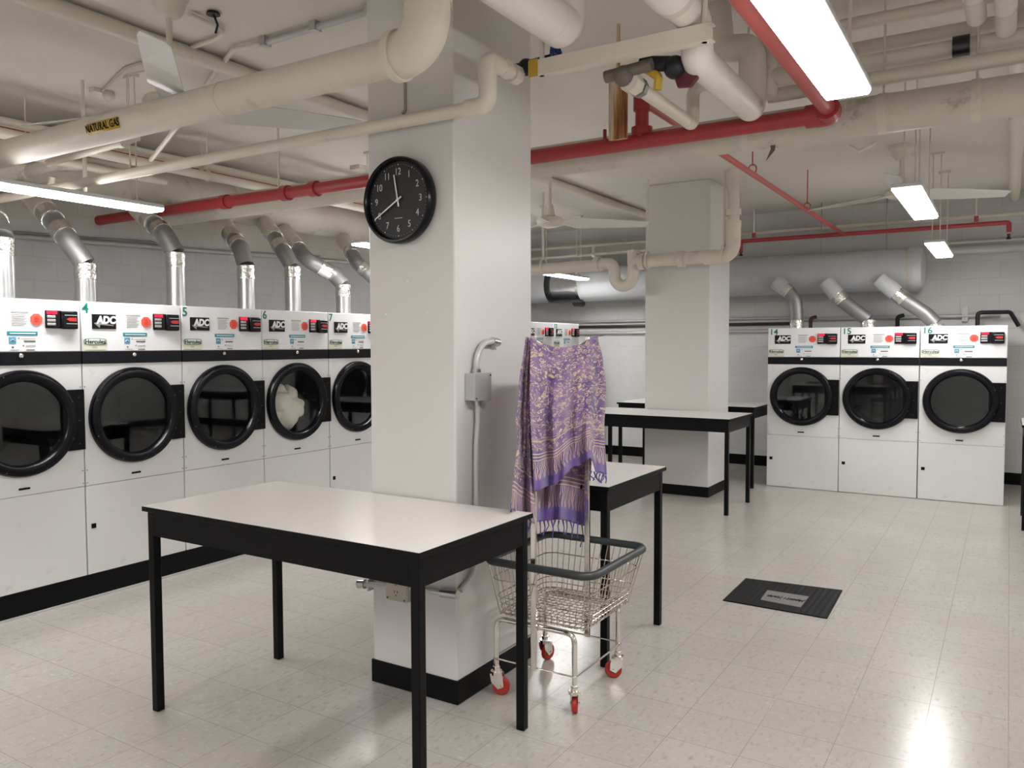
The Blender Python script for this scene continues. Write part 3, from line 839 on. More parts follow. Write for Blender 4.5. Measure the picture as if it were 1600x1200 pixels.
# water line crossing the near column
yp = 2.705
def Q(px, py): return at(px, py, y=yp)
zp = Q(700, 176).z
a = Q(762, 160)
wp = thing('water_pipe', 'slim cream pipe passing across the near column above the clock', 'pipe', (-3, yp, zp))
b = Q(768, 92)
obj('pipe_run', MB().tube([(-6.6, yp, zp-0.0), (a.x-0.02, yp, zp), ], 0.027, 20), M['cream'], wp)
obj('elbow', MB().tube([(a.x-0.10, yp, zp), (a.x, yp, zp), (a.x, yp, zp+0.11)], 0.036, 20, bend=0.05), M['cream'], wp)
obj('riser', MB().tube([(a.x, yp, zp+0.09), (a.x, yp, b.z)], 0.030, 20), M['cream'], wp)
obj('elbow', MB().tube([(a.x, yp, b.z-0.07), (a.x, yp, b.z), (a.x, yp+0.10, b.z)], 0.037, 20, bend=0.05), M['cream'], wp)
obj('pipe_run', MB().tube([(a.x, yp+0.05, b.z), (a.x, 2.93, b.z)], 0.028, 20), M['cream'], wp)
for yy in (2.80, 2.88): obj('coupling', MB().tube([(a.x, yy, b.z), (a.x, yy+0.05, b.z)], 0.040, 8), M['cream_dirty'], wp)
s0, s1 = Q(622, 120), Q(614, 180)
obj('wall_strap', MB().tube([(s0.x, 2.752, s0.z+0.01), (s0.x, 2.752, s1.z+0.03), (s0.x, 2.735, s1.z+0.01)], 0.007, 6), M['strap'], wp)

# strut rack on rods, fixed to the near column
ys = 2.90
zs = 2.656
x0, x1 = at(826, 130, y=ys).x, at(1112, 80, y=ys).x
rk = thing('pipe_rack', 'cream steel channel hung on a rod, carrying the two thick white pipes', 'rack', ((x0+x1)/2, ys, zs))
ch = MB().box((x0, ys-0.003, zs), (x1, ys, zs+0.062)); ch.box((x0, ys, zs+0.058), (x1, ys+0.045, zs+0.062)); ch.box((x0, ys, zs), (x1, ys+0.045, zs+0.004))
obj('channel', ch, M['cream'], rk)
for px in (843, 1098): 
    xx = at(px, 60, y=ys).x; obj('hanging_rod', MB().tube([(xx, ys+0.02, zs), (xx, ys+0.02, CZ)], 0.011, 10), M['cream'], rk)
obj('channel_tag', MB().box((x0+0.003, ys-0.006, zs-0.005), (x0+0.045, ys-0.003, zs+0.065)), M['yellow'], rk)

zA = zs+0.062+0.083
xA = -1.525
pa = thing('insulated_pipe', 'thick white insulated pipe resting on the channel, nearest the column', 'pipe', (xA, 2, zA), 'white insulated pipes on the rack')
obj('pipe_run', MB().tube([(xA, -4.4, zA), (xA, 2.84, zA)], 0.083, 28), M['white_pipe'], pa)
obj('end_elbow', MB().tube([(xA, 2.74, zA), (xA, 2.86, zA), (xA, 2.86, CZ)], 0.084, 28, bend=0.08), M['white_pipe'], pa)
xB = -1.045; zB = zs+0.062+0.066; zL = 2.645
eB = Vector((xB, 3.78, zL))
pb = thing('insulated_pipe', 'thick white insulated pipe over the right half of the channel, running on past it', 'pipe', (xB, 2, zB), 'white insulated pipes on the rack')
obj('pipe_run', MB().tube([(xB, 2.75, zB), (xB, 3.02, zB), (xB, 3.05, zL), (xB, eB.y, zL)], 0.062, 28, bend=0.04), M['white_pipe'], pb)
obj('torn_jacket', MB().tube([(xB, -4.4, zB+0.02), (xB, 2.50, zB+0.02), (xB, 2.76, zB+0.018)], 0.086, 28), M['white_pipe'], pb)
obj('jacket_collar', MB().tube([(xB, 2.74, zB+0.012), (xB, 2.80, zB+0.01)], 0.078, 28), M['cream_dirty'], pb)
obj('end_elbow', MB().tube([(xB, eB.y-0.06, zL), (xB, eB.y+0.04, zL), (xB, eB.y+0.04, 2.93), (xB-0.17, eB.y+0.12, 2.98), (xB-0.20, eB.y+0.14, CZ)], 0.062, 28, bend=0.08), M['cream_dirty'], pb)
# branch from its elbow with valve bodies
vb = at(1200, 112, y=3.90)
vt = thing('gate_valve', 'cream valve with black wheel behind the thick white pipe', 'valve', (vb.x, vb.y, vb.z))
obj('valve_body', MB().tube([(vb.x, vb.y, vb.z-0.12), (vb.x, vb.y, vb.z+0.06)], 0.045, 12).tube([(vb.x-0.03, vb.y, vb.z-0.02), (vb.x+0.18, vb.y, vb.z-0.05)], 0.04, 12), M['cream_dirty'], vt)
obj('valve_bonnet', MB().tube([(vb.x, vb.y, vb.z+0.05), (vb.x, vb.y, vb.z+0.13)], 0.022, 12), M['cream_dirty'], vt)
wl_ = [(vb.x+0.06*math.cos(k*PI/8), vb.y+0.06*math.sin(k*PI/8), vb.z+0.12) for k in range(16)]
obj('handwheel', MB().tube(wl_, 0.012, 8, closed=True).tube([(vb.x-0.055, vb.y, vb.z+.12), (vb.x+0.055, vb.y, vb.z+.12)], 0.007, 6), M['iron'], vt)
pipe('drop_pipe', [at(1205, 75, y=3.95), at(1197, 130, y=3.95)], 0.034, 'cream', 'short upright cream pipe stub beside the cream gate valve', bend=0)

# blue handled valve by the column
bv = at(838, 98, y=2.98)
tv = thing('blue_valve', 'small black valve with a blue wheel above the channel by the near column', 'valve', tuple(bv))
obj('valve_body', MB().tube([bv+Vector((-0.13, 0, -0.01)), bv+Vector((0.06, 0, 0.0))], 0.022, 12).ball(bv+Vector((-0.05, 0, -0.01)), 0.036, 12), M['iron'], tv)
obj('valve_stem', MB().tube([bv+Vector((0.05, 0, 0.0)), bv+Vector((0.09, 0, 0.015))], 0.016, 10), M['iron'], tv)
wb_ = [bv+Vector((0.095, 0.036*math.cos(k*PI/6), 0.015+0.036*math.sin(k*PI/6))) for k in range(12)]
obj('handwheel', MB().tube(wb_, 0.010, 8, closed=True).tube([wb_[0], wb_[6]], 0.008, 6).tube([wb_[3], wb_[9]], 0.008, 6), M['blue'], tv)

# cast fittings and sloping pipe under the rack
cA = at(985, 128, y=3.02); cE = Vector((cA.x, at(1078, 192, x=cA.x).y, cA.z))
pc = thing('drain_pipe', 'slim cream pipe leading back from dark fittings under the channel', 'pipe', tuple(cA))
obj('pipe_run', MB().tube([cA, cE], 0.029, 20), M['cream'], pc)
ri = Vector((cE.x+0.02, cE.y+0.03, cE.z))
obj('riser', MB().tube([cE-Vector((0, 0.05, 0)), cE+Vector((0.0, 0.04, 0)), cE+Vector((0.0, 0.04, 0.17)), cE+Vector((0.12, 0.06, 0.20))], 0.031, 18, bend=0.05), M['cream'], pc)
obj('coupling', MB().tube([cA+Vector((0, -0.02, 0)), cA+Vector((0, 0.05, 0))], 0.042, 8), M['cream_dirty'], pc)
obj('union_ring', MB().tube([cA+Vector((0, 0.07, 0)), cA+Vector((0, 0.10, 0))], 0.040, 8), M['galv_dull'], pc)
obj('cast_tee', MB().tube([cA+Vector((-0.10, -0.02, 0.03)), cA+Vector((0.10, -0.02, 0.045))], 0.024, 14).ball(cA+Vector((-0.02, -0.02, 0.02)), 0.042, 14), M['iron_grey'], pc)
hv = at(1062, 112, y=3.05)
th = thing('lever_valve', 'black valve with a dark red handle under the channel', 'valve', tuple(hv))
obj('valve_body', MB().tube([hv+Vector((-0.16, 0, 0.06)), hv+Vector((0.0, 0, 0.03))], 0.030, 12).ball(hv+Vector((-0.02, 0, 0.02)), 0.045, 14), M['iron'], th)
obj('handle', MB().prism([hv+Vector((-0.03, 0.0, -0.0)), hv+Vector((0.06, 0, 0.01)), hv+Vector((0.075, 0, -0.035)), hv+Vector((0.045, 0, -0.065)), hv+Vector((-0.01, 0, -0.06))], (0, 0.02, 0)), M['dark_red'], th, bev=0.006)
ec = at(1018, 122, y=3.05)
tag(obj('valve_lever', MB().tube([ec+Vector((-0.02, 0, 0.04)), ec+Vector((0.03, 0, 0.0)), ec+Vector((0.025, 0, -0.05))], 0.018, 8, bend=0.03), M['yellow']), 'short yellow stained lever hanging beneath the channel', 'lever')
# rusty hanger plate
rA, rB = at(951, 118, y=3.86), at(977, 215, y=3.86)
rp = MB().box((rA.x, 3.86, rB.z), (rB.x, 3.89, rA.z+0.03)).tube([((rA.x+rB.x)/2, 3.875, rA.z), ((rA.x+rB.x)/2, 3.875, CZ)], 0.01, 8)
tag(obj('rusty_hanger_plate', rp, M['rust_streak']), 'upright cream steel plate streaked with rust, behind the channel', 'plate')

# red sprinkler main
yr = 3.97
def Rr(px, py): return at(px, py, y=yr)
zr = Rr(1000, 221).z
xe = Rr(1297, 175).x
xl = -6.55
rm = thing('sprinkler_main', 'thick red sprinkler pipe crossing the whole room behind the near column', 'pipe', (-2, yr, zr))
obj('pipe_run', MB().tube([(xl, yr, zr), (xe, yr, zr)], 0.040, 22), M['red'], rm)
for px in (1270, 490, 445, 350):
    xx = Rr(px, 200).x; obj('coupling', MB().tube([(xx-0.03, yr, zr), (xx+0.03, yr, zr)], 0.053, 16), M['red'], rm)
obj('elbow', MB().tube([(xe-0.06, yr, zr), (xe+0.0, yr, zr), (xe+0.0, yr-0.08, zr+0.01)], 0.055, 18, bend=0.05), M['red'], rm)
obj('branch_run', MB().tube([(xe, yr-0.04, zr+0.01), (xe, -4.4, zr+0.01)], 0.036, 20), M['red_light'], rm)
obj('end_cap', MB().ball((xl, yr, zr), 0.041, 16), M['red'], rm)
zt = 2.82
xt = Rr(1003, 185).x
obj('tee_riser', MB().tube([(xt, yr, zr), (xt, yr, zt+0.02)], 0.035, 18), M['red'], rm)
obj('coupling', MB().tube([(xt, yr, zr+0.03), (xt, yr, zr+0.07)], 0.055, 18), M['red'], rm)
obj('coupling', MB().tube([(xt, yr, zt-0.05), (xt, yr, zt+0.03)], 0.045, 18), M['red'], rm)
xs2 = xt
obj('cross_run', MB().tube([(xt, yr, zt), (xt, 9.95, zt)], 0.021, 14), M['red_light'], rm)
for yy in (at(1148, 275, z=zt).y, at(1231, 331, z=zt).y):
    lp_ = [(xt+0.03*math.cos(k*PI/6), yy, zt+0.035+0.035*math.sin(k*PI/6)) for k in range(12)]
    obj('hanger', MB().tube(lp_, 0.005, 6, closed=True).tube([(xt, yy, zt+0.06), (xt, yy, CZ)], 0.005, 6), M['red_light'], rm)
for px in (446,):
    xx = Rr(436, 300).x; obj('hanger', MB().tube([(xx, yr, zr+0.03), (xx, yr, CZ)], 0.008, 8), M['cream'], rm)
xx = Rr(945, 215).x; obj('hanger', MB().tube([(xx, yr, zr+0.02), (xx, yr, zr+0.09)], 0.010, 8), M['red'], rm)
# far sprinkler branch
yf = 9.95
xa, xb = at(1158, 372, y=yf).x, at(1577, 338, y=yf).x
zf = zt-0.0
fb = thing('sprinkler_branch', 'slim red sprinkler pipe along the back wall with a drop at each end', 'pipe', (xa, yf, zf))
obj('pipe_run', MB().tube([(xa, yf, zf-0.14), (xa, yf, zf), (xb, yf, zf), (xb, yf, zf-0.10)], 0.024, 14, bend=0.03), M['red'], fb)
for xx in (xa, xb): obj('sprinkler_head', MB().lathe([(0.010, -0.06), (0.028, -0.055), (0.012, -0.03), (0.018, 0.0)], 12, (xx, yf, zf-0.12)), M['brass_dark'], fb)
for px in (1178, 1525): 
    xx = at(px, 350, y=yf).x; obj('hanger', MB().tube([(xx, yf, zf), (xx, yf, CZ)], 0.009, 8), M['cream'], fb); obj('hanger_clamp', MB().tube([(xx, yf, zf+0.03), (xx, yf, zf+0.09)], 0.022, 8), M['red'], fb)
# upper cream conduit behind it
pipe('water_pipe', [(-6.6, 10.2, 2.94), (4.5, 10.2, 2.94)], 0.022, 'cream', 'slim cream pipe high on the back wall, above the red sprinkler branch')
pipe('water_pipe', [(-6.6, 10.05, 2.78), (-3.5, 10.05, 2.81)], 0.02, 'cream', 'slim cream pipe on the back wall left of the far column, lower of two')
sh = at(927, 398, y=9.6)
tag(obj('fire_sprinkler', MB().ball(sh, 0.035, 12).tube([sh, sh+Vector((0, 0, 0.12))], 0.02, 10), M['cream']), 'small cream sprinkler head above the trap pipe', 'sprinkler')

# big cream duct crossing
yd = 4.27
zd = 2.655
bdct = thing('cross_duct', 'long round cream duct with peeling paint crossing behind the red sprinkler pipe', 'duct', (-1, yd, zd))
obj('duct_body', MB().tube([(-6.05, yd, zd), (4.5, yd, zd)], 0.092, 32), M['cream_dirty'], bdct)
for px in (1168, 1380, 1525): 
    xx = at(px, 200, y=yd).x; obj('hanger_band', MB().tube([(xx-0.02, yd, zd), (xx+0.02, yd, zd)], 0.096, 32), M['cream'], bdct)
    obj('hanging_rod', MB().tube([(xx, yd, zd+0.08), (xx, yd, CZ)], 0.006, 8), M['cream'], bdct)
pk = at(1206, 232, y=yd-0.03)
obj('peeling_flap', MB().prism([pk+Vector((-0.02, 0, 0.06)), pk+Vector((0.02, 0, 0.05)), pk+Vector((0.015, 0, -0.01)), pk+Vector((-0.03, 0, -0.06)), pk+Vector((-0.005, 0, 0.0))], (0, 0.004, 0)), M['iron_grey'], bdct)
pk2 = at(1350, 232, y=yd-0.05)
obj('peeling_flap', MB().tube([pk2+Vector((-0.07, 0, 0.02)), pk2+Vector((-0.02, -0.02, -0.015)), pk2+Vector((0.05, 0, 0.02))], 0.008, 6), M['cream'], bdct)

# bank of pipes on the upper right
for i, (px, py, z, r, mt, lb) in enumerate(((1450, 14, 3.10, 0.030, 'cream', 'topmost thin cream pipe at the upper right'),
        (1450, 57, 3.02, 0.036, 'cream', 'second cream pipe from the top at the upper right'),
        (1450, 84, 2.92, 0.044, 'white_pipe', 'thick pale cream pipe at the upper right, left of the black tape wrap'),
        (1450, 110, 2.82, 0.036, 'cream', 'lowest cream pipe of the upper right bank, just above the big round duct'))):
    p = at(px, py, z=z)
    pipe('ceiling_pipe', [(at(1200, 200, y=p.y).x-0.0, p.y, z), (4.5, p.y, z)], r, mt, lb)
for px, py, ye, z, r, lb in ((1527, 40, 4.1, 2.97, 0.040, 'cream pipe running toward the viewer at the top right, left of its twin'),
                         (1572, 40, 4.25, 2.95, 0.042, 'cream pipe running toward the viewer at the top right edge')):
    p = at(px, py, z=z)
    pipe('overhead_pipe', [(p.x, -4.4, z), (p.x, ye, z)], r, 'white_pipe', lb, rings=((0, 0.97),), ringr=1.08, ringw=0.006)
bt = at(1502, 72, z=2.92); tag(obj('tape_wrap', MB().tube([bt+Vector((-0.035, 0, 0)), bt+Vector((0.035, 0, 0))], 0.048, 18), M['black_foil']), 'black tape wrap around a cream pipe at the upper right', 'tape')
p = at(1587, 250, z=3.13); pipe('overhead_pipe', [(p.x, 4.5, 3.13), (p.x, 10.3, 3.13)], 0.05, 'cream', 'cream pipe along the ceiling at the far right edge')

# ceiling-hugging pipe on the left third
pipe('ceiling_pipe', [(-3.86, -4.4, 3.15), (-3.86, 10.3, 3.15)], 0.042, 'cream', 'long cream pipe tight to the ceiling running back left of both columns')
# bank of long pipes above the left duct
for (px, py, z, r, y1, lb) in ((400, 277, 2.95, 0.030, 8.0, 'highest of the three parallel cream pipes left of the near column'),
                           (400, 291, 2.86, 0.034, 8.0, 'middle of the three parallel cream pipes left of the near column'),
                           (400, 311, 2.80, 0.030, 3.85, 'lowest of the three parallel cream pipes above the red sprinkler main')):
    p = at(px, py, z=z)
    pipe('ceiling_pipe', [(p.x, 2.4, z), (p.x, y1, z)], r, 'cream', lb, group='parallel cream pipes on the left', hangers=((0, 0.3),))
pz = at(60, 213, z=3.03)
pipe('sprinkler_pipe', [(pz.x, -4.4, 3.03), (pz.x, 7.5, 3.03)], 0.034, 'red', 'red pipe near the ceiling at the upper left behind the gas pipe')
# swept pipe behind the gas pipe at the left
p0, p1, p2, p3 = at(-40, 305, z=2.78), at(40, 270, z=2.80), at(85, 252, z=2.82), at(200, 262, z=2.86)
pipe('bent_pipe', [p0, p1, p2, p3], 0.048, 'cream', 'bent cream pipe at the left edge between gas pipe and lamp', bend=0.25, rings=((2, 0.1),), ringr=1.12, ringw=0.02)
pipe('small_pipe', [at(75, 255, y=2.55), at(195, 222, y=2.55), at(216, 214, y=2.62)], 0.020, 'cream', 'thin cream pipe just under the natural gas label', rings=((0, 0.97),), ringr=1.35, ringw=0.02)
pipe('small_pipe', [at(60, 292, y=3.0), at(80, 289, y=3.0), at(82, 276, y=3.0)], 0.022, 'cream', 'small cream elbow above the left lamp', bend=0.03)
q0, q1 = at(132, 248, y=2.9), at(137, 318, y=2.9)
tag(obj('pipe_support', MB().tube([(q0.x, 2.9, CZ), (q0.x, 2.9, q1.z)], 0.012, 8), M['cream']), 'thin upright cream rod left of the natural gas label, above the lamp', 'rod')
q0, q1 = at(281, 193, y=2.6), at(236, 250, y=2.95)
tag(obj('pipe_support', MB().tube([q0, q1], 0.013, 8), M['cream']), 'slanted cream rod between the gas pipe and the slimmer pipe', 'rod')

# metal conduit on the ceiling
zc = 3.17
k0, k1, k2, k3 = at(655, -6, z=zc), at(410, 68, z=zc), at(365, 78, z=zc), at(322, 132, z=zc)
cd = thing('ceiling_conduit', 'grey metal conduit on the ceiling left of the gas pipe elbow', 'conduit', tuple(k0))
obj('metal_run', MB().tube([k0, k1], 0.017, 12), M['box_grey'], cd)
obj('painted_run', MB().tube([k1, k2, k3], 0.014, 12, bend=0.05), M['cream'], cd)
for f in (0.02, 0.37, 0.72):
    c = k1.lerp(k0, f); obj('clip', MB().box((c.x-0.02, c.y-0.025, zc-0.02), (c.x+0.02, c.y+0.025, CZ)), M['galv'], cd)
# thin wires and boxes on the ceiling left
pts = [at(264, 84, z=CZ-0.012), at(196, 106, z=CZ-0.012), at(160, 142, z=CZ-0.012)]
cw = thing('ceiling_cable', 'thin cable on the ceiling running to two small sensors left of the fan', 'cable', tuple(pts[0]))
obj('cable_run', MB().tube(pts, 0.008, 8, bend=0.1), M['ivory'], cw)
obj('drop_wire', MB().tube([at(264, 86, z=CZ-0.01), at(240, 108, z=CZ-0.05), at(198, 116, z=CZ-0.03), at(198, 160, z=CZ-0.06)], 0.004, 6), M['ivory'], cw)
pq = at(150, 146, z=CZ-0.03)
obj('junction_box', MB().box(pq-Vector((0.03, 0.03, 0.0)), pq+Vector((0.03, 0.03, 0.03))), M['cream'], cw, bev=0.005)
pq = at(170, 150, z=CZ-0.03); obj('sensor', MB().ball(pq, 0.04, 14), M['cream'], cw)
# second conduit loop near fan canopy
pts = [at(296, 22, z=3.18), at(335, 40, z=3.18), at(349, 50, z=3.18), at(340, 60, z=3.18), at(300, 74, z=3.18)]
tag(obj('ceiling_cable', MB().tube(pts, 0.012, 8, bend=0.05), M['cream']), 'cream conduit loop on the ceiling right of the fan canopy', 'cable')
pq = at(333, 20, z=CZ-0.004)
tag(obj('ceiling_hole', MB().lathe([(0.035, -0.01), (0.03, 0.003)], 10, pq).tube([pq, pq+Vector((0.02, 0.01, -0.06)), pq+Vector((-0.01, 0.02, -0.09))], 0.006, 6), M['iron']), 'dark broken patch with loose wires on the ceiling at the upper left', 'hole')
pq = at(560, 266, z=CZ-0.04); tag(obj('junction_box', MB().box(pq-Vector((0.06, 0.05, 0.0)), pq+Vector((0.06, 0.05, 0.04))), M['cream'], bev=0.004), 'small cream junction box on the ceiling left of the clock', 'junction box')

# ------------------------------------------------------------------ trap pipe in front of the far column
yt = 7.62
zT = at(1080, 404, y=yt).z
tp = thing('trap_pipe', 'cream drain pipe with a U trap crossing the far column and rising to the ceiling', 'pipe', (-3, yt, zT))
xv = at(1146, 350, y=yt).x
def T(px): return at(px, 405, y=yt).x
obj('pipe_run', MB().tube([(-5.6, yt, zT-0.03), (T(945), yt, zT-0.01)], 0.062, 24), M['cream'], tp)
xu = T(975)
ra_ = 0.105
ut = [Vector((T(940), yt, zT)), Vector((xu-0.18, yt, zT))]
for k in range(9): a = PI/2*k/8; ut.append(Vector((xu-0.19+0.085*math.sin(a), yt, zT-0.085*(1-math.cos(a)))))
for k in range(13): a = PI*k/12; ut.append(Vector((xu-ra_*math.cos(a), yt, zT-0.13-ra_*math.sin(a))))
ut.append(Vector((xu+ra_, yt, zT-0.02)))
for k in range(9): a = PI/2*k/8; ut.append(Vector((xu+ra_+0.06*(1-math.cos(a)), yt, zT-0.04+0.06*math.sin(a))))
ut.append(Vector((T(1012), yt, zT)))
obj('trap', MB().tube(ut, 0.060, 24), M['cream'], tp)
obj('cleanout', MB().tube([(xu+ra_-0.005, yt, zT-0.02), (xu+ra_-0.005, yt, zT+0.10)], 0.058, 20).tube([(xu+ra_, yt, zT+0.09), (xu+ra_, yt, zT+0.115)], 0.066, 20).tube([(xu+ra_, yt, zT+0.11), (xu+ra_, yt, zT+0.13)], 0.02, 6), M['cream'], tp)
obj('pipe_run', MB().tube([(T(1005), yt, zT), (xv-0.16, yt, zT+0.01)], 0.062, 24), M['cream'], tp)
obj('elbow', MB().tube([(xv-0.28, yt, zT), (xv, yt, zT), (xv, yt, zT+0.30)], 0.068, 24, bend=0.15), M['cream'], tp)
obj('riser', MB().tube([(xv, yt, zT+0.25), (xv, yt, CZ)], 0.054, 24), M['cream'], tp)
for px in (934, 1003, 1065): obj('coupling', MB().tube([(T(px)-0.03, yt, zT), (T(px)+0.03, yt, zT)], 0.080, 24), M['cream'], tp)
for dz in (0.27, 0.38): obj('coupling', MB().tube([(xv, yt, zT+dz), (xv, yt, zT+dz+0.06)], 0.072, 24), M['cream'], tp)
for px in (849, 1012, 1131):
    xx = T(px)
    loop = [(xx, yt+0.075*math.cos(k*PI/8), zT+0.02+0.09*math.sin(k*PI/8)) for k in range(16)]
    obj('hanger', MB().tube(loop, 0.010, 8, closed=True).tube([(xx, yt, zT+0.10), (xx, yt, CZ)], 0.012, 8), M['cream'], tp)

# ------------------------------------------------------------------ fans
def fan(loc, zblade, angs, label, zcan=CZ):
    x, y = loc
    t = thing('ceiling_fan', label, 'ceiling fan', (x, y, zblade-0.1), 'ceiling fans')
    obj('canopy', MB().lathe([(0.090, CZ), (0.092, CZ-0.035), (0.078, CZ-0.05), (0.070, CZ-0.085), (0.045, CZ-0.12), (0.02, CZ-0.125)], 28, (x, y, 0)), M['fan_cream'], t)
    obj('down_rod', MB().tube([(x, y, CZ-0.11), (x, y, zblade+0.10)], 0.014, 12), M['fan_cream'], t)
    obj('motor', MB().lathe([(0.025, zblade+0.16), (0.035, zblade+0.13), (0.045, zblade+0.06), (0.115, zblade+0.035), (0.125, zblade+0.01), (0.115, zblade-0.02), (0.06, zblade-0.04)], 28, (x, y, 0)), M['fan_cream'], t)
    for an in angs:
        a = math.radians(an); d = Vector((math.cos(a), math.sin(a), 0)); s = Vector((-d.y, d.x, 0))
        mb = MB(); vs = []
        o = Vector((x, y, zblade))
        for f, wd, tw in ((0.10, 0.035, 0.0), (0.22, 0.055, 0.05), (0.24, 0.078, 0.06), (0.55, 0.070, 0.05), (0.86, 0.058, 0.03), (0.90, 0.045, 0.03)):
            for sg in (-1, 1): vs.append(o+d*f+s*wd*sg-Vector((0, 0, sg*tw*0.55)))
        mb.add(vs, [(2*i, 2*i+1, 2*i+3, 2*i+2) for i in range(5)])
        obj('blade', mb, M['blade'], t, smooth=False, solid=0.004)
    return t
fan((-3.36, 2.40), 2.67, (55, 192, 321), 'cream ceiling fan at the upper left above the gas pipe')
fan((-0.80, 7.45), 2.80, (32, 152, 272), 'cream ceiling fan at the right with long pale blades above a lit lamp')
fan((-3.50, 6.30), 2.64, (40, 160, 280), 'cream ceiling fan just right of the near column')

# ------------------------------------------------------------------ wall conduits
def cpipe(pts, r, mt, lb): return tag(obj('wall_conduit', MB().tube(pts, r, 12), M[mt]), lb, 'conduit')
cpipe([at(-100, 360, x=XW+0.03), at(575, 412, x=XW+0.03)], 0.022, 'conduit', 'grey conduit along the left wall behind the vent pipes')
cpipe([at(-100, 354, x=XW+0.03), at(240, 379, x=XW+0.03), at(260, 388, x=XW+0.03), at(500, 400, x=XW+0.03)], 0.010, 'strap', 'thin dark cable sagging along the left wall above the conduit')
yw = YB-0.03
for py, r, mt, lb in ((502, 0.018, 'box_grey', 'upper grey conduit on the back wall left of dryer 14'), (510, 0.020, 'brass_dark', 'dark conduit on the back wall left of dryer 14'),
                      (520, 0.024, 'conduit', 'lowest pale conduit on the back wall left of dryer 14')):
    z = at(960, py, y=yw).z
    cpipe([(-6.6, yw, z), (-2.3, yw, z)], r, mt, lb)
z = at(1400, 496, y=yw).z
cpipe([(-2.3, yw, z), (-0.1, yw, z)], 0.026, 'box_grey', 'grey conduit on the back wall above the three dryers')
tag(obj('conduit_bracket', MB().box((at(1508, 490, y=yw).x-0.03, yw-0.02, z-0.06), (at(1508, 490, y=yw).x+0.03, YB, z+0.10)), M['box_grey']), 'small bracket holding the grey conduit above dryer 16', 'bracket')
cx_ = at(1528, 500, y=10.2).x
tag(obj('gas_riser', MB().tube([(cx_, 10.1, 0.0), (cx_, 10.1, z+0.03), (cx_+0.30, 10.15, z+0.03), (cx_+0.38, 10.2, z-0.12)], 0.022, 10, bend=0.04), M['iron']), 'bent black pipe rising behind dryer 16', 'pipe')
for px, mt, lb in ((1266, 'dark_red', 'dark red pipe rising behind dryer 14'), (1402, 'iron', 'black pipe rising behind dryer 15')):
    xx = at(px, 500, y=10.1).x
    tag(obj('gas_riser', MB().tube([(xx, 10.12, 0.0), (xx, 10.12, z+0.0), (xx+0.06, 10.15, z+0.02)], 0.022, 10, bend=0.03), M[mt]), lb, 'pipe')
for i, (py, r) in enumerate(((388, 0.05), (375, 0.02))):
    z2 = at(1560, py, y=10.2).z
    tag(obj('wall_pipe', MB().tube([(-0.7, 10.22, z2), (4.5, 10.22, z2)], r, 16), M['box_grey']), ('thick' if i == 0 else 'thin')+' grey pipe on the back wall right of the insulated duct end', 'pipe')
pq = at(907, 474, y=YB-0.05); tag(obj('pipe_stub', MB().lathe([(0.03, -0.16), (0.05, -0.16), (0.05, 0.05)], 20, pq, 'y'), M['iron_grey']), 'short open pipe stub on the back wall under the insulated duct', 'pipe')

# ------------------------------------------------------------------ tables
def table(x0, x1, y0, y1, label, zt=0.88, lg=0.036):
    t = thing('folding_table', label, 'table', ((x0+x1)/2, (y0+y1)/2, 0), 'laundry folding tables')
    tb = obj('tabletop', MB().box((x0, y0, zt-0.022), (x1, y1, zt-0.0015)), M['black'], t, bev=0.002)
    obj('laminate_surface', MB().box((x0+0.0025, y0+0.0025, zt-0.002), (x1-0.0025, y1-0.0025, zt)), M['laminate'], tb)
    i = 0.016; h0, h1 = zt-0.125, zt-0.021
    ap = MB(); th = 0.016
    ap.box((x0+i+lg, y0+i+0.002, h0), (x1-i-lg, y0+i+0.002+th, h1)); ap.box((x0+i+lg, y1-i-0.002-th, h0), (x1-i-lg, y1-i-0.002, h1))
    ap.box((x0+i+0.002, y0+i+lg, h0), (x0+i+0.002+th, y1-i-lg, h1)); ap.box((x1-i-0.002-th, y0+i+lg, h0), (x1-i-0.002, y1-i-lg, h1))
    obj('apron', ap, M['black'], t, smooth=False)
    for xx in (x0+i, x1-i-lg):
        for yy in (y0+i, y1-i-lg):
            obj('leg', MB().box((xx, yy, 0), (xx+lg, yy+lg, zt-0.021)), M['black'], t, bev=0.003)
    return t
table(-3.085, -1.605, 2.018, 2.748, 'large folding table in the foreground, white top, black legs')
table(-3.04, -1.590, 3.43, 4.18, 'folding table behind the near column, beside the wire cart')
table(-3.66, -2.115, 7.12, 7.885, 'folding table standing in front of the far column', zt=0.88)
table(-3.90, -2.29, 8.62, 9.42, 'folding table behind the far column, touching the dryer side', zt=0.88)
table(0.105, 1.60, 7.80, 8.55, 'folding table cut off by the right edge of the photo')

# ------------------------------------------------------------------ clock
cc = Vector((-2.262, 2.755, 2.178)); rc = 0.186
ck = thing('wall_clock', 'round black wall clock with white numerals on the near column', 'clock', (cc.x, cc.y, cc.z-rc))
y0 = cc.y
obj('case', MB().lathe([(rc-0.006, -0.001), (rc, -0.01), (rc, -0.048), (rc-0.006, -0.056), (rc-0.014, -0.056), (rc-0.02, -0.048), (rc-0.02, -0.001)], 72, (cc.x, y0, cc.z), 'y', cap=False), M['black_gloss'], ck)
fc = obj('clock_face', MB().lathe([(rc-0.019, -0.003), (rc-0.019, -0.034)], 64, (cc.x, y0, cc.z), 'y'), M['clock_face'], ck)
for h in range(1, 13):
    a = PI/2-h*PI/6
    px_, pz_ = cc.x+math.cos(a)*0.122, cc.z+math.sin(a)*0.122
    obj('numeral', text_mb(str(h), 0.042, 0.001, lambda v: Vector((px_+v.x, y0-0.036+v.y, pz_+v.z)), squash=0.85), M['clock_white'], fc)
tk = MB(); tk2 = MB()
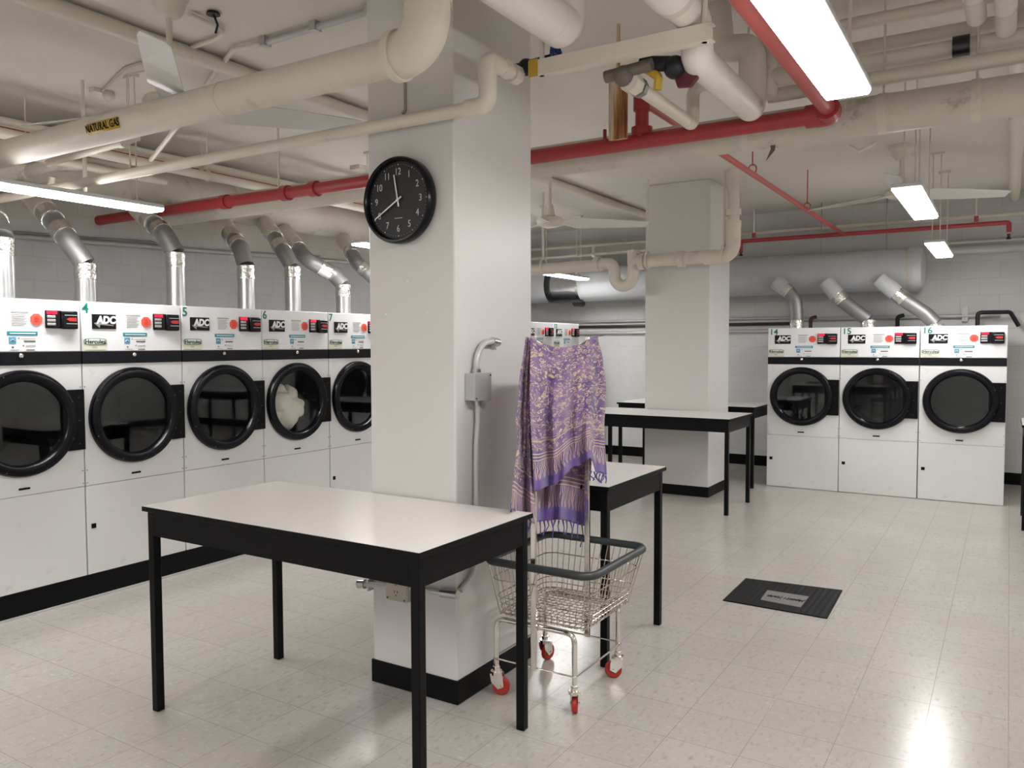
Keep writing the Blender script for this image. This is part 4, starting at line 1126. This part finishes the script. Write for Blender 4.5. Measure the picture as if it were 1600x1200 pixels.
for k in range(60):
    a = 2*PI*k/60; q = (cc.x+math.cos(a)*0.153, y0-0.034, cc.z+math.sin(a)*0.153)
    (tk if k % 5 == 0 else tk2).lathe([(0.0028 if k % 5 == 0 else 0.0013, 0), (0.0028 if k % 5 == 0 else 0.0013, -0.0015)], 8, q, 'y')
obj('hour_dots', tk, M['clock_white'], fc); obj('minute_dots', tk2, M['silver_print'], fc)
obj('maker_print', MB().box((cc.x-0.022, y0-0.0355, cc.z-0.078), (cc.x+0.022, y0-0.034, cc.z-0.074)), M['silver_print'], fc)
def hand(name, deg, L, tail, wd, y):
    a = math.radians(90-deg); d = Vector((math.cos(a), 0, math.sin(a))); s = Vector((-d.z, 0, d.x)); o = Vector((cc.x, y, cc.z))
    obj(name, MB().prism([o-d*tail-s*wd, o+d*L-s*wd*0.7, o+d*L+s*wd*0.7, o-d*tail+s*wd], (0, -0.0015, 0)), M['white_print'], fc)
hand('hour_hand', 350, 0.112, 0.028, 0.0036, y0-0.039); hand('minute_hand', 240, 0.148, 0.026, 0.0032, y0-0.042)
obj('centre_pin', MB().lathe([(0.006, 0), (0.006, -0.006)], 16, (cc.x, y0-0.038, cc.z), 'y'), M['white_print'], fc)
ring = bpy.data.objects['case']

# ------------------------------------------------------------------ conduits and boxes on the near column
fy = 2.755; sx = -1.99
oz = 0.478
ob = thing('power_outlet', 'ivory power outlet in a metal box low on the near column', 'outlet', (-2.285, fy, oz-0.06))
obj('outlet_box', MB().box((-2.345, fy-0.045, oz-0.062), (-2.225, fy-0.0005, oz+0.062)), M['box_grey'], ob, bev=0.004)
fp = obj('cover_plate', MB().box((-2.343, fy-0.050, oz-0.060), (-2.227, fy-0.045, oz+0.060)), M['ivory'], ob, bev=0.002)
sk = MB()
for zz in (oz+0.022, oz-0.024):
    for dx in (-0.008, 0.008): sk.box((-2.285+dx-0.0015, fy-0.0515, zz), (-2.285+dx+0.0015, fy-0.0495, zz+0.011))
    sk.lathe([(0.003, 0), (0.003, -0.002)], 8, (-2.285, fy-0.0497, zz-0.010), 'y')
for dx in (-0.048, 0.048):
    for dz in (-0.05, 0.05): sk.lathe([(0.004, 0), (0.004, -0.003)], 8, (-2.285+dx, fy-0.0495, oz+dz), 'y')
obj('socket_slots', sk, M['brass_dark'], fp)
cn = thing('column_conduit', 'painted conduit running along the near column past the outlet', 'conduit', (-2.3, fy, 0.45))
obj('conduit_run', MB().tube([(-2.50, fy-0.022, oz-0.022), (-2.346, fy-0.022, oz-0.010)], 0.013, 12), M['conduit'], cn)
obj('conduit_run', MB().tube([(-2.224, fy-0.022, oz), (-2.03, fy-0.022, oz+0.01)], 0.013, 12), M['conduit'], cn)
obj('end_fitting', MB().tube([(-2.055, fy-0.022, oz+0.008), (-1.968, fy-0.022, oz+0.012)], 0.020, 10), M['galv'], cn)
obj('corner_bracket', MB().tube([(-2.53, fy-0.022, oz-0.026), (-2.49, fy-0.022, oz-0.022)], 0.022, 10).box((-2.475, fy-0.03, oz-0.05), (-2.4655, fy+0.10, oz+0.005)), M['galv'], cn)
sb = thing('switch_box', 'grey steel switch box on the side of the near column', 'switch box', (sx, 2.885, 1.31))
obj('box_body', MB().box((sx+0.0005, 2.822, 1.312), (sx+0.052, 2.948, 1.430)), M['box_grey'], sb, bev=0.003)
obj('box_cover', MB().box((sx+0.052, 2.820, 1.310), (sx+0.056, 2.950, 1.432)), M['box_grey'], sb, bev=0.002)
obj('cover_screws', MB().lathe([(0.004, 0.0), (0.004, 0.003)], 8, (sx+0.056, 2.83, 1.322), 'x').lathe([(0.004, 0), (0.004, 0.003)], 8, (sx+0.056, 2.94, 1.42), 'x'), M['brass_dark'], sb)
obj('conduit_arm', MB().tube([(sx+0.028, 2.875, 1.43), (sx+0.028, 2.875, 1.50), (sx+0.026, 2.93, 1.562), (sx+0.024, 3.02, 1.568)], 0.014, 12, bend=0.10), M['conduit'], sb)
obj('conduit_end', MB().tube([(sx+0.024, 3.005, 1.568), (sx+0.022, 3.055, 1.562)], 0.019, 10).tube([(sx+0.022, 3.03, 1.565), (sx+0.024, 3.035, 1.53)], 0.004, 6), M['galv'], sb)
obj('riser_conduit', MB().tube([(sx+0.026, 2.885, 1.312), (sx+0.024, 2.890, 1.22), (sx+0.022, 2.878, 1.12), (sx+0.020, 2.875, 0.62), (sx+0.022, 2.84, 0.54), (sx+0.012, 2.765, 0.50)], 0.0125, 12, bend=0.10), M['conduit'], sb)
obj('conduit_connector', MB().tube([(sx+0.026, 2.885, 1.29), (sx+0.026, 2.885, 1.312)], 0.019, 10).tube([(sx+0.028, 2.875, 1.43), (sx+0.028, 2.875, 1.448)], 0.019, 10), M['galv'], sb)
# small plug screws left in the column paint
for (px, py) in ((637, 440), (603, 491), (667, 488)):
    q = at(px, py, y=fy); tag(obj('wall_plug', MB().lathe([(0.0035, 0.0), (0.003, -0.003)], 8, (q.x, fy, q.z), 'y'), M['white_print']), {637: 'white wall plug on the near column, upper of three below the clock', 603: 'white wall plug on the near column, left of the lower pair', 667: 'white wall plug on the near column, right of the lower pair'}[px], 'wall plug')

# ------------------------------------------------------------------ floor mat
mt_ = thing('floor_mat', 'black ribbed rubber mat with a grey plate on the open floor', 'mat', (-1.14, 5.0, 0))
mp0, mp1, mp2, mp3 = (-1.438, 4.735), (-0.838, 4.722), (-0.855, 5.315), (-1.446, 5.262)
obj('rubber_sheet', MB().prism([(x, y, 0.001) for x, y in (mp0, mp1, mp2, mp3)], (0, 0, 0.006)), M['mat_rubber'], mt_, smooth=False)
pp = [at(1188, 937, z=0.008), at(1251, 949, z=0.008), at(1264, 932, z=0.008), at(1199, 922, z=0.008)]
pl = obj('centre_plate', MB().prism([(p.x, p.y, 0.0065) for p in pp], (0, 0, 0.002)), mat('worn_grey_plate', (0.16, 0.155, 0.15), 0.5, var=0.3, vscale=25), mt_, smooth=False)
cp = sum(pp, Vector())/4
gm = MB()
random.seed(3)
for k in range(12):
    x = cp.x-0.09+0.018*k; h = random.uniform(0.01, 0.03)
    gm.tube([(x, cp.y-h, 0.0093), (x+random.uniform(-.012, .012), cp.y, 0.0093), (x+random.uniform(-.012, .012), cp.y+h, 0.0093)], 0.0022, 5)
for dy in (-0.012, 0.012): gm.tube([(cp.x-0.10, cp.y+dy, 0.0093), (cp.x-0.03, cp.y-dy, 0.0093)], 0.002, 5); gm.tube([(cp.x+0.02, cp.y+dy, 0.0093), (cp.x+0.11, cp.y+dy*0.3, 0.0093)], 0.002, 5)
obj('emblem_marks', gm, M['black'], pl)

# ------------------------------------------------------------------ wire cart
def cart():
    t = thing('laundry_cart', 'chrome wire laundry cart with a dark rim and red wheels', 'cart', (-1.69, 3.15, 0))
    zR, zB = 0.615, 0.36
    rim = [-1.925, -1.405, 2.870, 3.445]; bot = [-1.905, -1.470, 2.945, 3.405]
    def lvl(f): return [bot[i]*(1-f)+rim[i]*f for i in range(4)]
    def loop(b, z, k=6, rr=0.06):
        x0, x1, y0, y1 = b; o = []
        for cx, cy, a0 in ((x1-rr, y0+rr, -PI/2), (x1-rr, y1-rr, 0), (x0+rr, y1-rr, PI/2), (x0+rr, y0+rr, PI)):
            for i in range(k+1): a = a0+PI/2*i/k; o.append(Vector((cx+rr*math.cos(a), cy+rr*math.sin(a), z)))
        return o
    obj('rim_bumper', MB().tube(loop(rim, zR), 0.0175, 12, closed=True), M['rim'], t)
    bk = MB(); wr_ = 0.0022
    for f in (0.02, 0.33, 0.66): bk.tube(loop(lvl(f), zB+(zR-zB)*f), 0.0030, 6, closed=True)
    for f in (0.12, 0.22): bk.tube(loop(lvl(f), zB+(zR-zB)*f), wr_, 5, closed=True)
    for i in range(15):
        f = (i+0.7)/15.4
        for s in (2, 3):
            xb_, xt_ = bot[0]+(bot[1]-bot[0])*f, rim[0]+(rim[1]-rim[0])*f
            bk.tube([(xb_, bot[s], zB), (xt_, rim[s], zR)], wr_, 5)
        for s in (0, 1):
            yb_, yt_ = bot[2]+(bot[3]-bot[2])*f, rim[2]+(rim[3]-rim[2])*f
            bk.tube([(bot[s], yb_, zB), (rim[s], yt_, zR)], wr_, 5)
    for i in range(16):
        f = (i+0.5)/16
        bk.tube([(bot[0]+(bot[1]-bot[0])*f, bot[2], zB), (bot[0]+(bot[1]-bot[0])*f, bot[3], zB)], wr_, 5)
    for i in range(14):
        f = (i+0.5)/14
        bk.tube([(bot[0], bot[2]+(bot[3]-bot[2])*f, zB+0.004), (bot[1], bot[2]+(bot[3]-bot[2])*f, zB+0.004)], wr_, 5)
    obj('wire_basket', bk, M['chrome_worn'], t)
    xl_, xr_, yn, yf_ = -1.905, -1.515, 2.935, 3.375
    zl = 0.343
    for yy in (yn, yf_):
        obj('leg_frame', MB().tube([(xl_, yy, 0.115), (xl_, yy, zl), (xr_, yy, zl), (xr_, yy, 0.115)], 0.0115, 14, bend=0.045), M['chrome'], t)
    obj('lower_ring', MB().tube(loop([xl_-0.012, xr_+0.012, yn-0.012, yf_+0.012], 0.165, 4, 0.015), 0.004, 8, closed=True), M['chrome_worn'], t)
    # casters
    for (x, y, an) in ((xl_, yn, 20), (xr_, yn, 115), (xr_, yf_, 200), (xl_, yf_, 80)):
        a = math.radians(an); d = Vector((math.cos(a), math.sin(a), 0)); s = Vector((-d.y, d.x, 0)); p = Vector((x, y, 0))
        fk = MB().tube([p+Vector((0,0,0.125)), p+Vector((0,0,0.10))], 0.016, 14).tube([p+Vector((0,0,0.106)), p+Vector((0,0,0.090))], 0.026, 18)
        ax = p+d*0.022+Vector((0, 0, 0.040))
        for sg in (-1, 1):
            q = s*0.0165*sg
            fk.prism([p-d*0.026+q+Vector((0,0,0.096)), p+d*0.030+q+Vector((0,0,0.096)), p+d*0.034+q+Vector((0,0,0.070)), ax+d*0.014+q, ax-d*0.012+q-Vector((0,0,0.012)), p-d*0.020+q+Vector((0,0,0.060))], s*0.0025*sg)
        cs = obj('caster_fork', fk, M['chrome'], t)
        wh = MB(); n = 28; vs = []; prof = [(0.012, -0.012), (0.034, -0.013), (0.0395, -0.009), (0.040, 0), (0.0395, 0.009), (0.034, 0.013), (0.012, 0.012)]
        for r, h in prof:
            for k in range(n):
                b = 2*PI*k/n; vs.append(ax+d*r*math.cos(b)+Vector((0, 0, r*math.sin(b)))+s*h)
        fs = [(i*n+k, i*n+(k+1) % n, (i+1)*n+(k+1) % n, (i+1)*n+k) for i in range(len(prof)-1) for k in range(n)]
        fs += [tuple(range(n)), tuple((len(prof)-1)*n+k for k in range(n-1, -1, -1))]
        wh.add(vs, fs); obj('wheel', wh, M['wheel'], cs)
        obj('axle', MB().tube([ax-s*0.022, ax+s*0.022], 0.006, 8), M['chrome'], cs)
    # garment rack posts and top bar
    pA, pB = Vector((-1.700, 2.915, 0)), Vector((-1.685, 3.395, 0))
    obj('rack_post', MB().box((pA.x-0.013, pA.y-0.008, 0.155), (pA.x+0.013, pA.y+0.008, 1.59)), M['chrome'], t, bev=0.003)
    obj('rack_post', MB().box((pB.x-0.013, pB.y-0.008, 0.155), (pB.x+0.013, pB.y+0.008, 1.59)), M['chrome'], t, bev=0.003)
    br_ = MB().tube([pA+Vector((0, 0, 1.570)), pA.lerp(pB, .25)+Vector((0,0,1.535)), pA.lerp(pB, .5)+Vector((0, 0, 1.522)), pA.lerp(pB, .75)+Vector((0,0,1.535)), pB+Vector((0, 0, 1.570))], 0.007, 10)
    obj('hanging_bar', br_, M['chrome'], t)
cart()

# ------------------------------------------------------------------ scarf
def scarf():
    t = thing('scarf', 'purple fringed scarf with gold curls hanging over the cart rack', 'scarf', (-1.69, 3.15, 0.75))
    A, B = Vector((-1.700, 2.915, 0)), Vector((-1.685, 3.395, 0))
    e = (B-A).normalized(); nrm = Vector((e.y, -e.x, 0))      # toward +x, the open side
    def plane(px, py, offs):
        # point of the hanging plane in survey coordinates
        d = R2*((px-800)/F) - U2*((py-600)/F) + fw
        P = A+nrm*offs
        s = (P-EYE).dot(nrm)/d.dot(nrm)
        return EYE+d*s
    def sheet(name, L, Rr_, topf, botf, offs, folds, ph, nu=60, nv=90, vr=(0, 1), ur=(0, .5), lean=0.0):
        """L,R: silhouette x for t 0..1 as lists; topf/botf: y at s"""
        def lerpl(lst, t):
            for i in range(len(lst)-1):
                if lst[i][0] <= t <= lst[i+1][0]:
                    f = (t-lst[i][0])/(lst[i+1][0]-lst[i][0]); f = f*f*(3-2*f); return lst[i][1]*(1-f)+lst[i+1][1]*f
            return lst[-1][1]
        mb = MB(); uv = []
        for j in range(nv+1):
            tt = j/nv
            for i in range(nu+1):
                s = i/nu
                yt_, yb_ = lerpl(topf, s), lerpl(botf, s)
                py = yt_+(yb_-yt_)*tt
                yn_ = (py-525)/320
                xl0, xr0 = lerpl(L, yn_), lerpl(Rr_, yn_)
                px = xl0+(xr0-xl0)*s
                amp = 0.005+0.020*min(1, tt*1.2)
                f = amp*(math.sin(s*folds+ph+1.2*math.sin(tt*2.2+ph))+0.45*math.sin(s*folds*2.3+ph*2+tt*3))+0.006*noise.noise(Vector((s*4, tt*6, ph)))
                p = plane(px, py, offs+lean*tt+f)
                mb.v.append(p); uv.append((ur[0]+(ur[1]-ur[0])*s, vr[0]+(vr[1]-vr[0])*tt))
        mb.f = [(j*(nu+1)+i, j*(nu+1)+i+1, (j+1)*(nu+1)+i+1, (j+1)*(nu+1)+i) for j in range(nv) for i in range(nu)]
        mb.uv = uv
        return obj(name, mb, M['scarf'], t, solid=0.0025)
    topl = [(0, 526), (0.12, 536), (0.45, 543), (0.75, 538), (0.93, 526), (1, 523)]
    # rear sheet, lower hem
    bs = sheet('rear_layer', [(0, 832), (1, 828)], [(0, 928), (0.5, 925), (1, 918)], [(0, 545), (1, 545)], [(0, 816), (0.5, 812), (1, 822)], -0.045, 13, 1.0, vr=(0.05, 1.0), ur=(0, 0.42))
    fs_ = sheet('front_layer', [(0, 829), (0.3, 828), (0.75, 834), (1, 834)], [(0, 934), (0.12, 942), (0.25, 947), (0.45, 944), (0.7, 948), (1, 946)], topl,
                [(0, 768), (0.25, 758), (0.60, 728), (0.80, 716), (0.86, 738), (1, 742)], 0.030, 17, 0.3, vr=(0.0, 1.0), ur=(0, 0.44), lean=0.01)
    lf = sheet('left_fold', [(0, 821), (0.25, 811), (0.42, 806), (0.45, 809), (0.9, 797), (1, 796)], [(0, 832), (0.45, 830), (0.9, 836), (1, 836)], [(0, 526), (1, 530)], [(0, 794), (0.5, 806), (1, 818)], 0.010, 7, 2.2, nu=24, vr=(0, 0.9), ur=(0.6, 0.78), lean=0.01)
    fr = MB()
    random.seed(11)
    def tass(px, py, L, offs, curl=0):
        a = plane(px, py, offs); b = plane(px+random.uniform(-3, 3), py+L*0.5, offs+random.uniform(-.006, .006)); c = plane(px+random.uniform(-4, 5)+curl, py+L, offs)
        obj('tassel', MB().tube([a, b, c], [0.0045, 0.0024, 0.0034], 6), M['tassel'], t)
    for k in range(15): tass(838+k*5.9, 813+(2 if k > 9 else 0), 22+random.uniform(-6, 6)+(12 if k > 11 else 0), -0.045)
    for k in range(6): tass(924+k*4.5, 736+k*1.5, 13, 0.035)
    for k in range(6): tass(799+k*6, 796+k*4, 14, 0.02)
    f2 = MB(); c = plane(938, 742, 0.038)
    lp2 = [plane(938+6*math.cos(k*PI/6), 744+7*math.sin(k*PI/6), 0.038) for k in range(12)]
    f2.tube(lp2, 0.003, 6, closed=True); obj('knotted_fringe', f2, M['tassel'], t)
scarf()

# strip helper keys
for o in bpy.data.objects:
    if '_w' in o: del o['_w']
